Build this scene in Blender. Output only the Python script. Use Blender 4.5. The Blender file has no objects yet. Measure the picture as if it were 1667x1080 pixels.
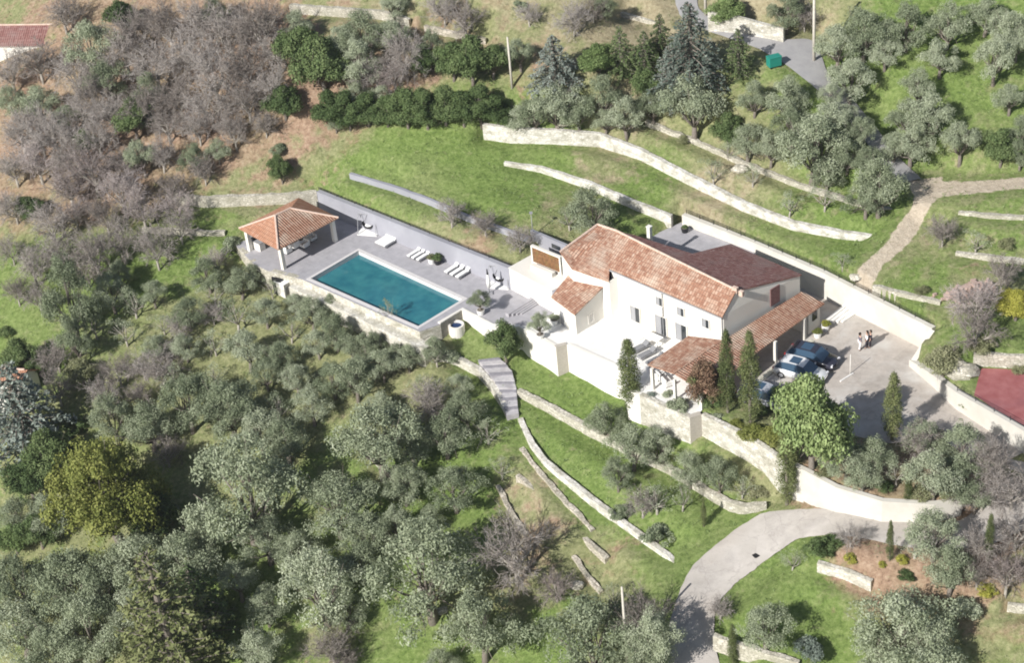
import bpy, math, random
import numpy as np
from mathutils import Vector
random.seed(7); RNG = np.random.default_rng(11)
rad = math.radians
SC = bpy.context.scene
COL = SC.collection

# ------------------------------------------------------------------ camera, sky, sun, exposure
F = 3000.0; CX, CY = 833.5, 540.0
PITCH, ROLL, DIST = rad(34), rad(6.1), 167.0
fwd = np.array([0, math.cos(PITCH), -math.sin(PITCH)])
_r0 = np.array([1., 0, 0]); _u0 = np.cross(_r0, fwd)
RT = math.cos(ROLL)*_r0 - math.sin(ROLL)*_u0
UP = math.sin(ROLL)*_r0 + math.cos(ROLL)*_u0
CAM = -DIST*fwd
cam_d = bpy.data.cameras.new('camera'); cam = bpy.data.objects.new('camera', cam_d); COL.objects.link(cam)
from mathutils import Matrix
cam.matrix_world = Matrix([[RT[0], UP[0], -fwd[0], CAM[0]], [RT[1], UP[1], -fwd[1], CAM[1]], [RT[2], UP[2], -fwd[2], CAM[2]], [0, 0, 0, 1]])
cam_d.sensor_width = 36; cam_d.sensor_fit = 'HORIZONTAL'; cam_d.lens = 36*F/1667.0
cam_d.clip_start = 1; cam_d.clip_end = 6000
SC.camera = cam
SUN_EL, SUN_AZ = rad(34), rad(43)           # light travels towards azimuth 43 degrees (from +X)
W = bpy.data.worlds.new('World'); SC.world = W; W.use_nodes = True
nt = W.node_tree; bg = nt.nodes['Background']
sky = nt.nodes.new('ShaderNodeTexSky'); sky.sky_type = 'NISHITA'; sky.sun_disc = False
sky.sun_elevation = SUN_EL; sky.sun_rotation = rad(90) - (SUN_AZ + math.pi)
nt.links.new(sky.outputs[0], bg.inputs[0]); bg.inputs[1].default_value = 0.072
sd = bpy.data.lights.new('sun', 'SUN'); sd.energy = 5.0; sd.angle = rad(0.55); sd.color = (1, .975, .935)
sun = bpy.data.objects.new('sun', sd); COL.objects.link(sun); sun.location = (-60, -60, 80)
sun.rotation_euler = Vector((math.cos(SUN_AZ)*math.cos(SUN_EL), math.sin(SUN_AZ)*math.cos(SUN_EL), -math.sin(SUN_EL))).to_track_quat('-Z', 'Y').to_euler()
SC.view_settings.view_transform = 'Standard'; SC.view_settings.look = 'None'
SC.view_settings.exposure = 0.38; SC.view_settings.gamma = 1
SC.cycles.max_bounces = 5; SC.cycles.diffuse_bounces = 3; SC.cycles.transparent_max_bounces = 4
SC.cycles.pixel_filter_type = 'BLACKMAN_HARRIS'; SC.cycles.filter_width = 1.9

def ray(x, y): return fwd + RT*(x-CX)/F + UP*(CY-y)/F
def P(x, y, z=0.0):
    d = ray(x, y); return CAM + d*((z-CAM[2])/d[2])
def proj(p):
    v = np.asarray(p, float)-CAM; k = v@fwd; return CX+F*(v@RT)/k, CY-F*(v@UP)/k, F/k
def onplane(x, y, a, b, c):
    n = np.cross(b-a, c-a); d = ray(x, y); return CAM + d*(((a-CAM)@n)/(d@n))

# ------------------------------------------------------------------ materials
def newmat(name, col=(.5, .5, .5), rough=.8, spec=.3):
    m = bpy.data.materials.new(name); m.use_nodes = True
    b = m.node_tree.nodes['Principled BSDF']
    b.inputs['Base Color'].default_value = (*col, 1); b.inputs['Roughness'].default_value = rough
    b.inputs['Specular IOR Level'].default_value = spec
    return m
def N(m, t, **k):
    n = m.node_tree.nodes.new(t)
    for a, v in k.items(): setattr(n, a, v)
    return n
def L(m, a, b): m.node_tree.links.new(a, b)
def ramp(m, fac, stops):
    r = N(m, 'ShaderNodeValToRGB'); e = r.color_ramp.elements
    while len(e) < len(stops): e.new(.5)
    for i, (p, c) in enumerate(stops): e[i].position = p; e[i].color = (*c, 1)
    L(m, fac, r.inputs[0]); return r.outputs[0]
def noise(m, scale, detail=4, rough=.6, vec=None, dist=0):
    n = N(m, 'ShaderNodeTexNoise'); n.inputs['Scale'].default_value = scale; n.inputs['Detail'].default_value = detail
    n.inputs['Roughness'].default_value = rough; n.inputs['Distortion'].default_value = dist
    if vec is not None: L(m, vec, n.inputs['Vector'])
    return n.outputs['Fac']
def wpos(m): return N(m, 'ShaderNodeNewGeometry').outputs['Position']
def mix(m, f, a, b, mode='MIX'):
    n = N(m, 'ShaderNodeMix', data_type='RGBA', blend_type=mode)
    if isinstance(f, (int, float)): n.inputs[0].default_value = f
    else: L(m, f, n.inputs[0])
    for i, v in ((6, a), (7, b)):
        if isinstance(v, tuple): n.inputs[i].default_value = (*v, 1)
        else: L(m, v, n.inputs[i])
    return n.outputs[2]
def mth(m, op, a, b=0.0):
    n = N(m, 'ShaderNodeMath', operation=op)
    for i, v in ((0, a), (1, b)):
        if isinstance(v, (int, float)): n.inputs[i].default_value = v
        else: L(m, v, n.inputs[i])
    return n.outputs[0]
def bump(m, h, strength=.4, dist=.05):
    b = N(m, 'ShaderNodeBump'); b.inputs['Strength'].default_value = strength; b.inputs['Distance'].default_value = dist
    L(m, h, b.inputs['Height']); L(m, b.outputs[0], BS(m).inputs['Normal'])
def BS(m): return m.node_tree.nodes['Principled BSDF']
def noisy(name, c1, c2, scale=2.0, rough=.85, c3=None, bstr=.0, spec=.2):
    m = newmat(name, c1, rough, spec); p = wpos(m)
    f = noise(m, scale, 6, .65, p)
    c = ramp(m, f, [(.3, c1), (.7, c2)])
    if c3: c = mix(m, ramp(m, noise(m, scale*.23, 3, .5, p), [(.5, (0, 0, 0)), (.7, (1, 1, 1))]), c, c3)
    L(m, c, BS(m).inputs['Base Color'])
    if bstr: bump(m, f, bstr)
    return m
M = {}
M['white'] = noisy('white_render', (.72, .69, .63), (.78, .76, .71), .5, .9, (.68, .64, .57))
M['stone'] = None
def stone_mat(name, a, b, c, sc=3.2):
    m = newmat(name, a, .9, .2); mp = N(m, 'ShaderNodeMapping'); mp.inputs['Scale'].default_value = (1, 1, 1.7); L(m, wpos(m), mp.inputs[0]); p = mp.outputs[0]
    v = N(m, 'ShaderNodeTexVoronoi'); v.inputs['Scale'].default_value = sc; L(m, p, v.inputs['Vector'])
    w = N(m, 'ShaderNodeTexVoronoi', feature='DISTANCE_TO_EDGE'); w.inputs['Scale'].default_value = sc; L(m, p, w.inputs['Vector'])
    base = ramp(m, N(m, 'ShaderNodeSeparateColor').outputs[0], [(0, a), (1, b)])
    sep = base.node.inputs[0].links[0].from_node; L(m, v.outputs['Color'], sep.inputs[0])
    j = ramp(m, w.outputs['Distance'], [(.0, (0, 0, 0)), (.09, (1, 1, 1))])
    col = mix(m, j, c, base)
    col = mix(m, ramp(m, noise(m, .9, 5, .7, p), [(.42, (0, 0, 0)), (.68, (1, 1, 1))]), col, (.33, .31, .24))
    L(m, col, BS(m).inputs['Base Color']); bump(m, j, .5, .06)
    return m
M['stone'] = stone_mat('pale_limestone', (.46, .43, .35), (.66, .62, .54), (.26, .24, .19))
M['palestone'] = stone_mat('smooth_pale_stone', (.66, .635, .58), (.75, .725, .67), (.55, .52, .46), 2.4)
M['whitestone'] = stone_mat('white_limestone', (.60, .57, .49), (.74, .71, .64), (.44, .41, .35), 2.8)
M['stonepink'] = stone_mat('rubble_stone', (.45, .40, .33), (.68, .62, .53), (.22, .19, .14), 2.6)
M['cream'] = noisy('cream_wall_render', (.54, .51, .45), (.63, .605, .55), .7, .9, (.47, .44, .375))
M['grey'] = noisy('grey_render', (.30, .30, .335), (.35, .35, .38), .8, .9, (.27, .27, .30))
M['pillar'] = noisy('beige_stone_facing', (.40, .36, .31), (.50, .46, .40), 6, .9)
def tilemat(name, cols, patch):
    m = newmat(name, cols[0], .85, .2)
    uv = N(m, 'ShaderNodeUVMap').outputs[0]
    br = N(m, 'ShaderNodeTexBrick'); br.offset = .0; br.squash = 1
    br.inputs['Scale'].default_value = 1; br.inputs['Brick Width'].default_value = .26; br.inputs['Row Height'].default_value = .40
    br.inputs['Mortar Size'].default_value = .035; br.inputs['Mortar Smooth'].default_value = .6; br.inputs['Bias'].default_value = 0
    br.inputs['Color1'].default_value = (0, 0, 0, 1); br.inputs['Color2'].default_value = (1, 1, 1, 1); br.inputs['Mortar'].default_value = (.5, .5, .5, 1)
    L(m, uv, br.inputs['Vector'])
    n1 = noise(m, 2.2, 5, .75, uv)
    f = mth(m, 'ADD', mth(m, 'MULTIPLY', br.outputs['Color'], .26), mth(m, 'MULTIPLY', n1, .85))
    c = ramp(m, f, [(.25, cols[0]), (.48, cols[1]), (.66, cols[2]), (.88, cols[3])])
    c = mix(m, ramp(m, noise(m, .35, 4, .6, uv), [(.50, (0, 0, 0)), (.66, (1, 1, 1))]), c, patch)
    c = mix(m, ramp(m, noise(m, .8, 6, .75, uv), [(.55, (0, 0, 0)), (.70, (.7, .7, .7))]), c, tuple(v*.62 for v in cols[1]))
    c = mix(m, mth(m, 'MULTIPLY', br.outputs['Fac'], .55), c, (.10, .05, .035))
    c = mix(m, ramp(m, noise(m, 6, 3, .6, uv), [(.60, (0, 0, 0)), (.74, (.6, .6, .6))]), c, (.13, .09, .07))
    L(m, c, BS(m).inputs['Base Color'])
    sx = N(m, 'ShaderNodeSeparateXYZ'); L(m, uv, sx.inputs[0])
    wv = mth(m, 'SINE', mth(m, 'MULTIPLY', sx.outputs[0], 2*math.pi/.26))
    bump(m, mth(m, 'ADD', wv, mth(m, 'MULTIPLY', n1, 1.0)), .8, .05)
    return m
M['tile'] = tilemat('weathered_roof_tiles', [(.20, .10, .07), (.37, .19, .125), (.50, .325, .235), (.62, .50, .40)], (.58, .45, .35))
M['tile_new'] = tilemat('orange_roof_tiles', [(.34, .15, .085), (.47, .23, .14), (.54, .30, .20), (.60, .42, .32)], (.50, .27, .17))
M['tile_dark'] = tilemat('lichened_shaded_roof_tiles', [(.16, .08, .07), (.28, .135, .12), (.35, .20, .18), (.44, .34, .31)], (.33, .22, .20))  # darker set: shade of the villa's back slope is put into its colour
M['ridge'] = noisy('ridge_tile_mortar', (.50, .33, .25), (.66, .55, .47), 5, .9)
M['glass'] = newmat('dark_window_glass', (.03, .035, .04), .12, .6)
M['frame'] = newmat('grey_metal_frame', (.30, .30, .31), .5)
M['black'] = newmat('black_metal', (.02, .02, .022), .5)
M['wood'] = noisy('weathered_wood', (.20, .15, .11), (.30, .24, .18), 8, .8)
M['pole'] = noisy('grey_wooden_pole', (.46, .42, .36), (.60, .56, .49), 5, .85)
M['bark'] = noisy('bark', (.13, .11, .09), (.24, .21, .18), 9, .95)
M['barkpale'] = noisy('pale_bark', (.30, .27, .23), (.42, .39, .34), 9, .95)
M['cushion'] = newmat('white_cushion_fabric', (.78, .77, .74), .9)
M['greycush'] = newmat('grey_cushion_fabric', (.23, .23, .235), .9)
M['skin'] = newmat('skin', (.50, .32, .24), .6)
M['corten'] = noisy('rusted_steel_mosaic', (.10, .055, .03), (.27, .14, .065), 5, .8, (.17, .15, .05))
# paving
def paving(name, c1, c2, w, h, mort, ang=0.0, patch=None, mc=None):
    m = newmat(name, c1, .8, .25); p = wpos(m)
    mp = N(m, 'ShaderNodeMapping'); mp.inputs['Rotation'].default_value = (0, 0, ang); L(m, p, mp.inputs[0])
    br = N(m, 'ShaderNodeTexBrick'); br.offset = .5
    br.inputs['Scale'].default_value = 1; br.inputs['Brick Width'].default_value = w; br.inputs['Row Height'].default_value = h
    br.inputs['Mortar Size'].default_value = mort; br.inputs['Color1'].default_value = (*c1, 1); br.inputs['Color2'].default_value = (*c2, 1)
    br.inputs['Mortar'].default_value = (*(mc or tuple(v*.72 for v in c1)), 1); L(m, mp.outputs[0], br.inputs['Vector'])
    n = noise(m, 1.3, 6, .7, p)
    c = mix(m, .55, br.outputs['Color'], ramp(m, n, [(.3, tuple(v*.80 for v in c1)), (.7, tuple(min(.9, v*1.12) for v in c2))]))
    if patch: c = mix(m, ramp(m, noise(m, .22, 4, .6, p), [(.48, (0, 0, 0)), (.62, (1, 1, 1))]), c, patch)
    L(m, c, BS(m).inputs['Base Color'])
    return m
M['deck'] = paving('pool_deck_slabs', (.34, .33, .345), (.41, .395, .41), .9, .6, .012, rad(46))
M['terrace'] = paving('white_terrace_slabs', (.74, .72, .68), (.80, .78, .74), .8, .8, .01, rad(46))
M['parking'] = paving('pale_gravel_court', (.41, .365, .32), (.49, .44, .39), 4.0, 4.0, .03, rad(46), (.53, .50, .46), (.33, .30, .26))
M['drive'] = noisy('pale_worn_asphalt', (.37, .34, .305), (.47, .435, .40), .55, .9, (.40, .355, .31), .1)
def crack(mk, sc=.35, c=(.22, .20, .185), wd=.02):
    m = M[mk]; p = wpos(m); b_ = BS(m).inputs['Base Color']; src = b_.links[0].from_socket
    w = N(m, 'ShaderNodeTexVoronoi', feature='DISTANCE_TO_EDGE'); w.inputs['Scale'].default_value = sc
    n_ = N(m, 'ShaderNodeTexNoise'); n_.inputs['Scale'].default_value = 1.5; L(m, p, n_.inputs['Vector']); va = N(m, 'ShaderNodeVectorMath', operation='ADD'); L(m, p, va.inputs[0]); L(m, n_.outputs['Color'], va.inputs[1]); L(m, va.outputs[0], w.inputs['Vector'])
    s1 = mix(m, ramp(m, w.outputs['Distance'], [(0, (.4, .4, .4)), (wd, (0, 0, 0))]), src, c)
    s2 = mix(m, ramp(m, noise(m, .28, 5, .7, p), [(.5, (0, 0, 0)), (.72, (.55, .55, .55))]), s1, c)
    L(m, mix(m, ramp(m, noise(m, 3.0, 5, .8, p), [(.58, (0, 0, 0)), (.72, (.5, .5, .5))]), s2, c), b_)
crack('drive'); crack('parking', .25, (.27, .24, .21), .012)
M['road'] = noisy('grey_asphalt', (.30, .29, .29), (.37, .36, .35), .9, .9)
M['dirt'] = noisy('pale_dirt', (.40, .33, .25), (.55, .48, .38), .9, .95, (.32, .30, .17), .2)
# water
m = newmat('pool_water', (.03, .2, .23), .06, .5); M['water'] = m
p = wpos(m); nn = noise(m, .8, 3, .6, p)
L(m, ramp(m, nn, [(.3, (.020, .125, .165)), (.7, (.045, .200, .220))]), BS(m).inputs['Base Color']); bump(m, noise(m, 3.5, 3, .6, p), .12, .04)
# ground
def groundmat():
    m = newmat('meadow_ground', (.1, .15, .04), .95, .1); p = wpos(m)
    at = N(m, 'ShaderNodeAttribute', attribute_name='cover'); sep = N(m, 'ShaderNodeSeparateColor'); L(m, at.outputs['Color'], sep.inputs[0])
    fine = noise(m, 2.4, 8, .75, p); mid = noise(m, .55, 6, .65, p); big = noise(m, .13, 4, .6, p)
    lush = ramp(m, fine, [(.32, (.075, .115, .030)), (.50, (.155, .220, .060)), (.66, (.240, .300, .105))])
    mead = ramp(m, fine, [(.30, (.120, .135, .055)), (.50, (.230, .240, .115)), (.68, (.350, .340, .185))])
    dry = ramp(m, fine, [(.30, (.200, .165, .100)), (.50, (.340, .290, .185)), (.70, (.450, .400, .270))])
    soil = ramp(m, fine, [(.30, (.170, .110, .075)), (.50, (.330, .225, .155)), (.70, (.480, .365, .270))])
    def blend(a, b, w, k=.35):
        f = ramp(m, mth(m, 'ADD', w, mth(m, 'MULTIPLY', mth(m, 'SUBTRACT', mid, .5), 1.5)), [(.36, (0, 0, 0)), (.62, (1, 1, 1))])
        return mix(m, f, a, b)
    c = blend(mead, lush, sep.outputs[0]); c = blend(c, dry, sep.outputs[1]); c = blend(c, soil, sep.outputs[2])
    c = mix(m, ramp(m, big, [(.45, (0, 0, 0)), (.7, (.45, .45, .45))]), c, mead)
    sp = noise(m, .9, 7, .8, p); c = mix(m, ramp(m, sp, [(.58, (0, 0, 0)), (.70, (.5, .5, .5))]), c, dry)
    trk = ramp(m, mth(m, 'ADD', at.outputs['Alpha'], mth(m, 'MULTIPLY', mth(m, 'SUBTRACT', noise(m, 1.1, 6, .75, p), .5), 1.3)), [(.45, (0, 0, 0)), (.62, (1, 1, 1))])
    c = mix(m, trk, c, ramp(m, fine, [(.3, (.38, .31, .23)), (.65, (.60, .52, .41))]))
    c = mix(m, ramp(m, noise(m, 5.5, 4, .7, p), [(.60, (0, 0, 0)), (.72, (.7, .7, .7))]), c, (.05, .065, .025))
    L(m, c, BS(m).inputs['Base Color']); bump(m, fine, .9, .22)
    return m
M['ground'] = groundmat()
# foliage: tone attribute varies leaf by leaf, object random varies tree by tree
def leafmat(name, lo, midc, hi, odd=None, trans=.18, rough=.7):
    m = newmat(name, midc, rough, .25)
    at = N(m, 'ShaderNodeAttribute', attribute_name='tone').outputs['Fac']
    oi = N(m, 'ShaderNodeObjectInfo').outputs['Random']
    f = mth(m, 'ADD', at, mth(m, 'MULTIPLY', mth(m, 'SUBTRACT', oi, .5), .48))
    st = [(.1, lo), (.5, midc), (.9, hi)]
    c = ramp(m, f, st)
    if odd: c = mix(m, ramp(m, noise(m, .8, 2, .5, wpos(m)), [(.56, (0, 0, 0)), (.68, (1, 1, 1))]), c, odd)
    L(m, c, BS(m).inputs['Base Color'])
    t = N(m, 'ShaderNodeBsdfTranslucent'); L(m, c, t.inputs[0])
    ms = N(m, 'ShaderNodeMixShader'); ms.inputs[0].default_value = trans
    out = m.node_tree.nodes['Material Output']
    L(m, BS(m).outputs[0], ms.inputs[1]); L(m, t.outputs[0], ms.inputs[2]); L(m, ms.outputs[0], out.inputs[0])
    return m
M['olive'] = leafmat('olive_leaves', (.150, .185, .105), (.310, .350, .225), (.480, .515, .375), trans=.22)
M['green'] = leafmat('bright_green_leaves', (.100, .150, .050), (.205, .275, .100), (.310, .380, .165))
M['dgreen'] = leafmat('dark_green_leaves', (.045, .075, .025), (.105, .155, .055), (.190, .240, .100))
M['yellow'] = leafmat('yellow_green_leaves', (.075, .095, .018), (.165, .190, .045), (.270, .280, .080))
M['mimosa'] = leafmat('yellow_blossom', (.20, .22, .04), (.36, .35, .06), (.50, .47, .11))
M['cypress'] = leafmat('cypress_foliage', (.050, .068, .022), (.115, .140, .050), (.200, .215, .090), trans=.08)
M['bluec'] = leafmat('blue_green_needles', (.065, .090, .070), (.150, .185, .150), (.270, .305, .265), trans=.1)
M['pale'] = leafmat('pale_scrub_leaves', (.16, .17, .08), (.27, .28, .15), (.38, .37, .23))
M['rust'] = leafmat('russet_vine_leaves', (.11, .065, .04), (.21, .13, .085), (.29, .21, .14), (.13, .16, .06))
M['twig'] = leafmat('bare_twigs', (.155, .130, .112), (.30, .265, .238), (.46, .42, .39), trans=.0, rough=.9)
M['twigpink'] = leafmat('pinkish_bare_twigs', (.20, .165, .15), (.34, .29, .27), (.49, .43, .41), trans=.0, rough=.9)

# ------------------------------------------------------------------ mesh helpers
class MB:
    def __init__(s): s.v = []; s.f = []; s.uv = {}
    def add(s, vs, fs):
        o = len(s.v); s.v += [tuple(map(float, q)) for q in vs]; s.f += [tuple(i+o for i in f) for f in fs]; return o
    def box(s, c, sx, sy, sz, a=0.0, tz=0.0):
        """box standing on c (centre of its underside), turned by a"""
        ca, sa = math.cos(a), math.sin(a); vs = []
        for z in (0, sz):
            for x, y in ((-1, -1), (1, -1), (1, 1), (-1, 1)):
                X, Y = x*sx/2, y*sy/2
                vs.append((c[0]+X*ca-Y*sa, c[1]+X*sa+Y*ca, c[2]+z))
        s.add(vs, [(0, 3, 2, 1), (4, 5, 6, 7), (0, 1, 5, 4), (1, 2, 6, 5), (2, 3, 7, 6), (3, 0, 4, 7)]); return s
    def tube(s, pts, rs, n=8, cap=True):
        pts = [Vector(q) for q in pts]; o = len(s.v); k = len(pts)
        for i, q in enumerate(pts):
            d = (pts[min(i+1, k-1)]-pts[max(i-1, 0)]).normalized()
            a = Vector((0, 0, 1)) if abs(d.z) < .9 else Vector((1, 0, 0))
            u = d.cross(a).normalized(); w = d.cross(u)
            for j in range(n):
                t = 2*math.pi*j/n; s.v.append(tuple(q+(u*math.cos(t)+w*math.sin(t))*rs[i]))
        for i in range(k-1):
            for j in range(n):
                s.f.append((o+i*n+j, o+i*n+(j+1) % n, o+(i+1)*n+(j+1) % n, o+(i+1)*n+j))
        if cap: s.f.append(tuple(o+(k-1)*n+j for j in range(n))); s.f.append(tuple(o+j for j in reversed(range(n))))
        return s
    def slab(s, top, thick):
        """polygon (top vertices, any plane) with vertical thickness; uv in metres along the first edge"""
        n = len(top); o = len(s.v)
        s.add(list(top)+[(q[0], q[1], q[2]-thick) for q in top], [])
        s.f.append(tuple(o+i for i in range(n))); s.f.append(tuple(o+n+i for i in reversed(range(n))))
        for i in range(n): j = (i+1) % n; s.f.append((o+i, o+n+i, o+n+j, o+j))
        return s
    def build(s, name, mat, parent=None, smooth=False, uvdir=None, bevel=0):
        me = bpy.data.meshes.new(name); me.from_pydata(s.v, [], s.f); me.materials.append(M[mat] if isinstance(mat, str) else mat)
        if uvdir is not None:
            uvl = me.uv_layers.new(name='UVMap'); a = Vector(uvdir).normalized()
            co = [v.co for v in me.vertices]
            for pl in me.polygons:
                nrm = pl.normal; up = nrm.cross(a)
                if up.length < .1: up = Vector((0, 0, 1))
                up.normalize()
                for li in pl.loop_indices:
                    c = co[me.loops[li].vertex_index]; uvl.data[li].uv = (c.dot(a), c.dot(up))
        if smooth:
            for pl in me.polygons: pl.use_smooth = True
        o = bpy.data.objects.new(name, me); COL.objects.link(o)
        if parent is not None: o.parent = parent
        if bevel:
            b = o.modifiers.new('bevel', 'BEVEL'); b.width = bevel; b.segments = 2; b.limit_method = 'ANGLE'
        return o
def root(name, loc, rz=0.0):
    o = bpy.data.objects.new(name, None); COL.objects.link(o); o.location = tuple(map(float, loc)); o.rotation_euler = (0, 0, rz)
    o.empty_display_size = .3; return o
def world_parent(ch, par):
    """child built in world coordinates under an empty that only has a location"""
    ch.parent = par; ch.location = tuple(-np.array(par.location)); return ch
def tag(o, label=None, cat=None, group=None, kind=None):
    if label: o['label'] = label
    if cat: o['category'] = cat
    if group: o['group'] = group
    if kind: o['kind'] = kind
    return o
def inside(poly, X, Y):
    r = np.zeros(X.shape, bool); n = len(poly)
    for i in range(n):
        x1, y1 = poly[i][:2]; x2, y2 = poly[(i+1) % n][:2]
        c = ((y1 > Y) != (y2 > Y)) & (X < (x2-x1)*(Y-y1)/((y2-y1) if y2 != y1 else 1e-9)+x1); r ^= c
    return r
def offset_poly(pts, offs):
    """offs[i] moves edge i (pts[i]->pts[i+1]) outwards by that many metres"""
    pts = [np.array(q[:2], float) for q in pts]; n = len(pts)
    area = sum(pts[i][0]*pts[(i+1) % n][1]-pts[(i+1) % n][0]*pts[i][1] for i in range(n)); sg = 1 if area > 0 else -1
    out = []
    for i in range(n):
        a, b, c = pts[i-1], pts[i], pts[(i+1) % n]
        def nrm(p, q): d = (q-p)/np.linalg.norm(q-p); return np.array([d[1], -d[0]])*sg
        n1, n2 = nrm(a, b), nrm(b, c); o1, o2 = offs[i-1], offs[i]
        A = np.array([n1, n2]); det = np.linalg.det(A)
        if abs(det) < .25: out.append(b+(n1*o1+n2*o2)/2)
        else:
            mv = np.linalg.solve(A, np.array([o1, o2])); lm = 1.5*max(abs(o1), abs(o2)); l_ = np.linalg.norm(mv); out.append(b+(mv*lm/l_ if l_ > lm > 0 else mv))
    return out
def dist_line(pts, X, Y):
    """unsigned distance, side (+1 left of direction), along-fraction overflow beyond the ends"""
    best = np.full(X.shape, 1e9); side = np.zeros(X.shape); over = np.zeros(X.shape)
    n = len(pts)-1
    for i in range(n):
        a = np.array(pts[i][:2]); b = np.array(pts[i+1][:2]); d = b-a; l = np.linalg.norm(d); d = d/l
        t = (X-a[0])*d[0]+(Y-a[1])*d[1]; tc = np.clip(t, 0, l)
        dd = np.hypot(X-a[0]-tc*d[0], Y-a[1]-tc*d[1]); k = dd < best
        cr = d[0]*(Y-a[1])-d[1]*(X-a[0])
        ov = np.zeros(X.shape)
        if i == 0: ov = np.maximum(ov, -t)
        if i == n-1: ov = np.maximum(ov, t-l)
        best = np.where(k, dd, best); side = np.where(k, np.sign(cr), side); over = np.where(k, ov, over)
    return best, side, over

# ------------------------------------------------------------------ the walls (top edge: pixel x, pixel y, top z; height) that shape the hillside
def PW(lst): return [P(*q[:3]) for q in lst]
WALLS = {  # name: (points, heights, material, thickness)
 'up1': ([(785,203,7.6),(830,209,7.5),(900,212,7.4),(975,218,7.0),(1040,243,6.2),(1130,290,5.2),(1210,330,4.8),(1290,362,4.5),(1370,378,4.5),(1432,387,4.5)],
         [1.7,1.7,1.6,1.5,1.2,1.1,1.0,.9,.8,.5], 'palestone', .45),
 'up2': ([(820,265,5.4),(880,273,5.2),(960,298,4.7),(1030,328,3.9),(1092,352,3.1)], [.35,.6,.8,.9,1.0], 'palestone', .4),
 'grey': ([(568,283,4.5),(640,304,4.3),(700,326,4.0),(760,352,3.7),(862,388,3.2)], [.6,.6,.65,.65,.6], 'grey', .35),
 'ur': ([(1050,197,7.5),(1130,228,6.7),(1200,260,6.5),(1300,300,5.9),(1400,330,5.8),(1462,342,5.7)], [.55,.5,.5,.5,.5,.4], 'stone', .4),
 'poolx': ([(706,573,-1.7),(742,583,-2.3),(776,601,-2.9),(798,627,-3.3),(812,650,-3.7),(822,672,-4.1)], [.8,.9,.9,.8,.7,.5], 'whitestone', .5),
 'lowa': ([(842,636,-3.3),(890,660,-3.6),(960,699,-3.9),(1030,735,-4.0),(1095,765,-4.0),(1150,800,-3.9),(1185,818,-3.8),(1212,826,-3.8),(1248,822,-3.6)], [.7,.9,.9,.8,.8,.8,.9,.9,.3], 'stone', .5),
 'lowb': ([(843,682,-4.4),(862,722,-4.8),(885,752,-5.2),(960,812,-5.8),(1040,872,-6.2),(1085,905,-6.4),(1112,935,-6.6)], [.3,.6,.7,.7,.6,.5,.4], 'palestone', .45),
 'lowc': ([(840,775,-6.0),(890,815,-6.6),(935,865,-7.1),(985,910,-7.6)], [.3,.4,.4,.3], 'stonepink', .4),
 'lowe': ([(845,730,-5.2),(880,775,-5.8),(920,820,-6.35),(962,864,-6.9)], [.2,.25,.3,.2], 'stonepink', .4),
 'lowf': ([(806,790,-7.0),(830,835,-7.7),(852,872,-8.3)], [.3,.45,.3], 'stonepink', .4),
 'lowg': ([(930,905,-8.1),(955,940,-8.6),(975,965,-9.0)], [.3,.45,.3], 'stonepink', .4),
 'lowd': ([(590,735,-6.3),(625,765,-6.8),(650,790,-7.2)], [.3,.5,.3], 'stone', .4),
 'leftup': ([(270,316,2.4),(330,322,2.4),(400,319,2.4),(470,316,2.4),(515,312,2.3)], [1.1,1.2,1.2,1.2,1.2], 'stone', .45),
 'leftlow': ([(230,372,.6),(300,376,.5),(365,378,.3)], [.5,.6,.5], 'stone', .4),
 'bed': ([(1330,918,-3.2),(1375,930,-3.3),(1418,948,-3.4)], [1.0,1.1,1.1], 'whitestone', .4),
 'botr': ([(1160,1036,-6.2),(1195,1048,-6.3),(1240,1062,-6.3),(1300,1080,-6.4)], [.7,.7,.7,.7], 'stone', .4),
 'botrr': ([(1640,985,-3.6),(1700,992,-3.4)], [.8,.8], 'stone', .4),
 'court': ([(1585,578,3.0),(1667,580,3.2),(1740,584,3.3)], [.9,.9,.9], 'stone', .4),
 'top1': ([(470,8,14.0),(560,14,14.2),(620,18,14.0),(665,32,13.6)], [1.0,1.0,1.0,.8], 'stone', .45),
 'top2': ([(690,42,13.2),(740,52,13.0),(790,64,12.4)], [.7,.7,.6], 'stonepink', .4),
 'top3': ([(1010,20,13.4),(1040,28,13.2),(1070,38,13.0)], [.5,.5,.4], 'stone', .4),
 'rw1': ([(1420,466,3.6),(1470,477,3.7),(1530,492,3.8)], [.45,.5,.4], 'stone', .4),
 'rw2': ([(1560,345,6.6),(1610,350,6.7),(1667,353,6.8)], [.3,.4,.4], 'stone', .4),
 'rw3': ([(1555,412,5.0),(1610,418,5.2),(1690,426,5.4)], [.3,.5,.5], 'stone', .4),
 'road': ([(1152,20,15.2),(1200,28,14.8),(1275,47,14.2)], [1.7,1.8,1.7], 'whitestone', .4),
}
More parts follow.
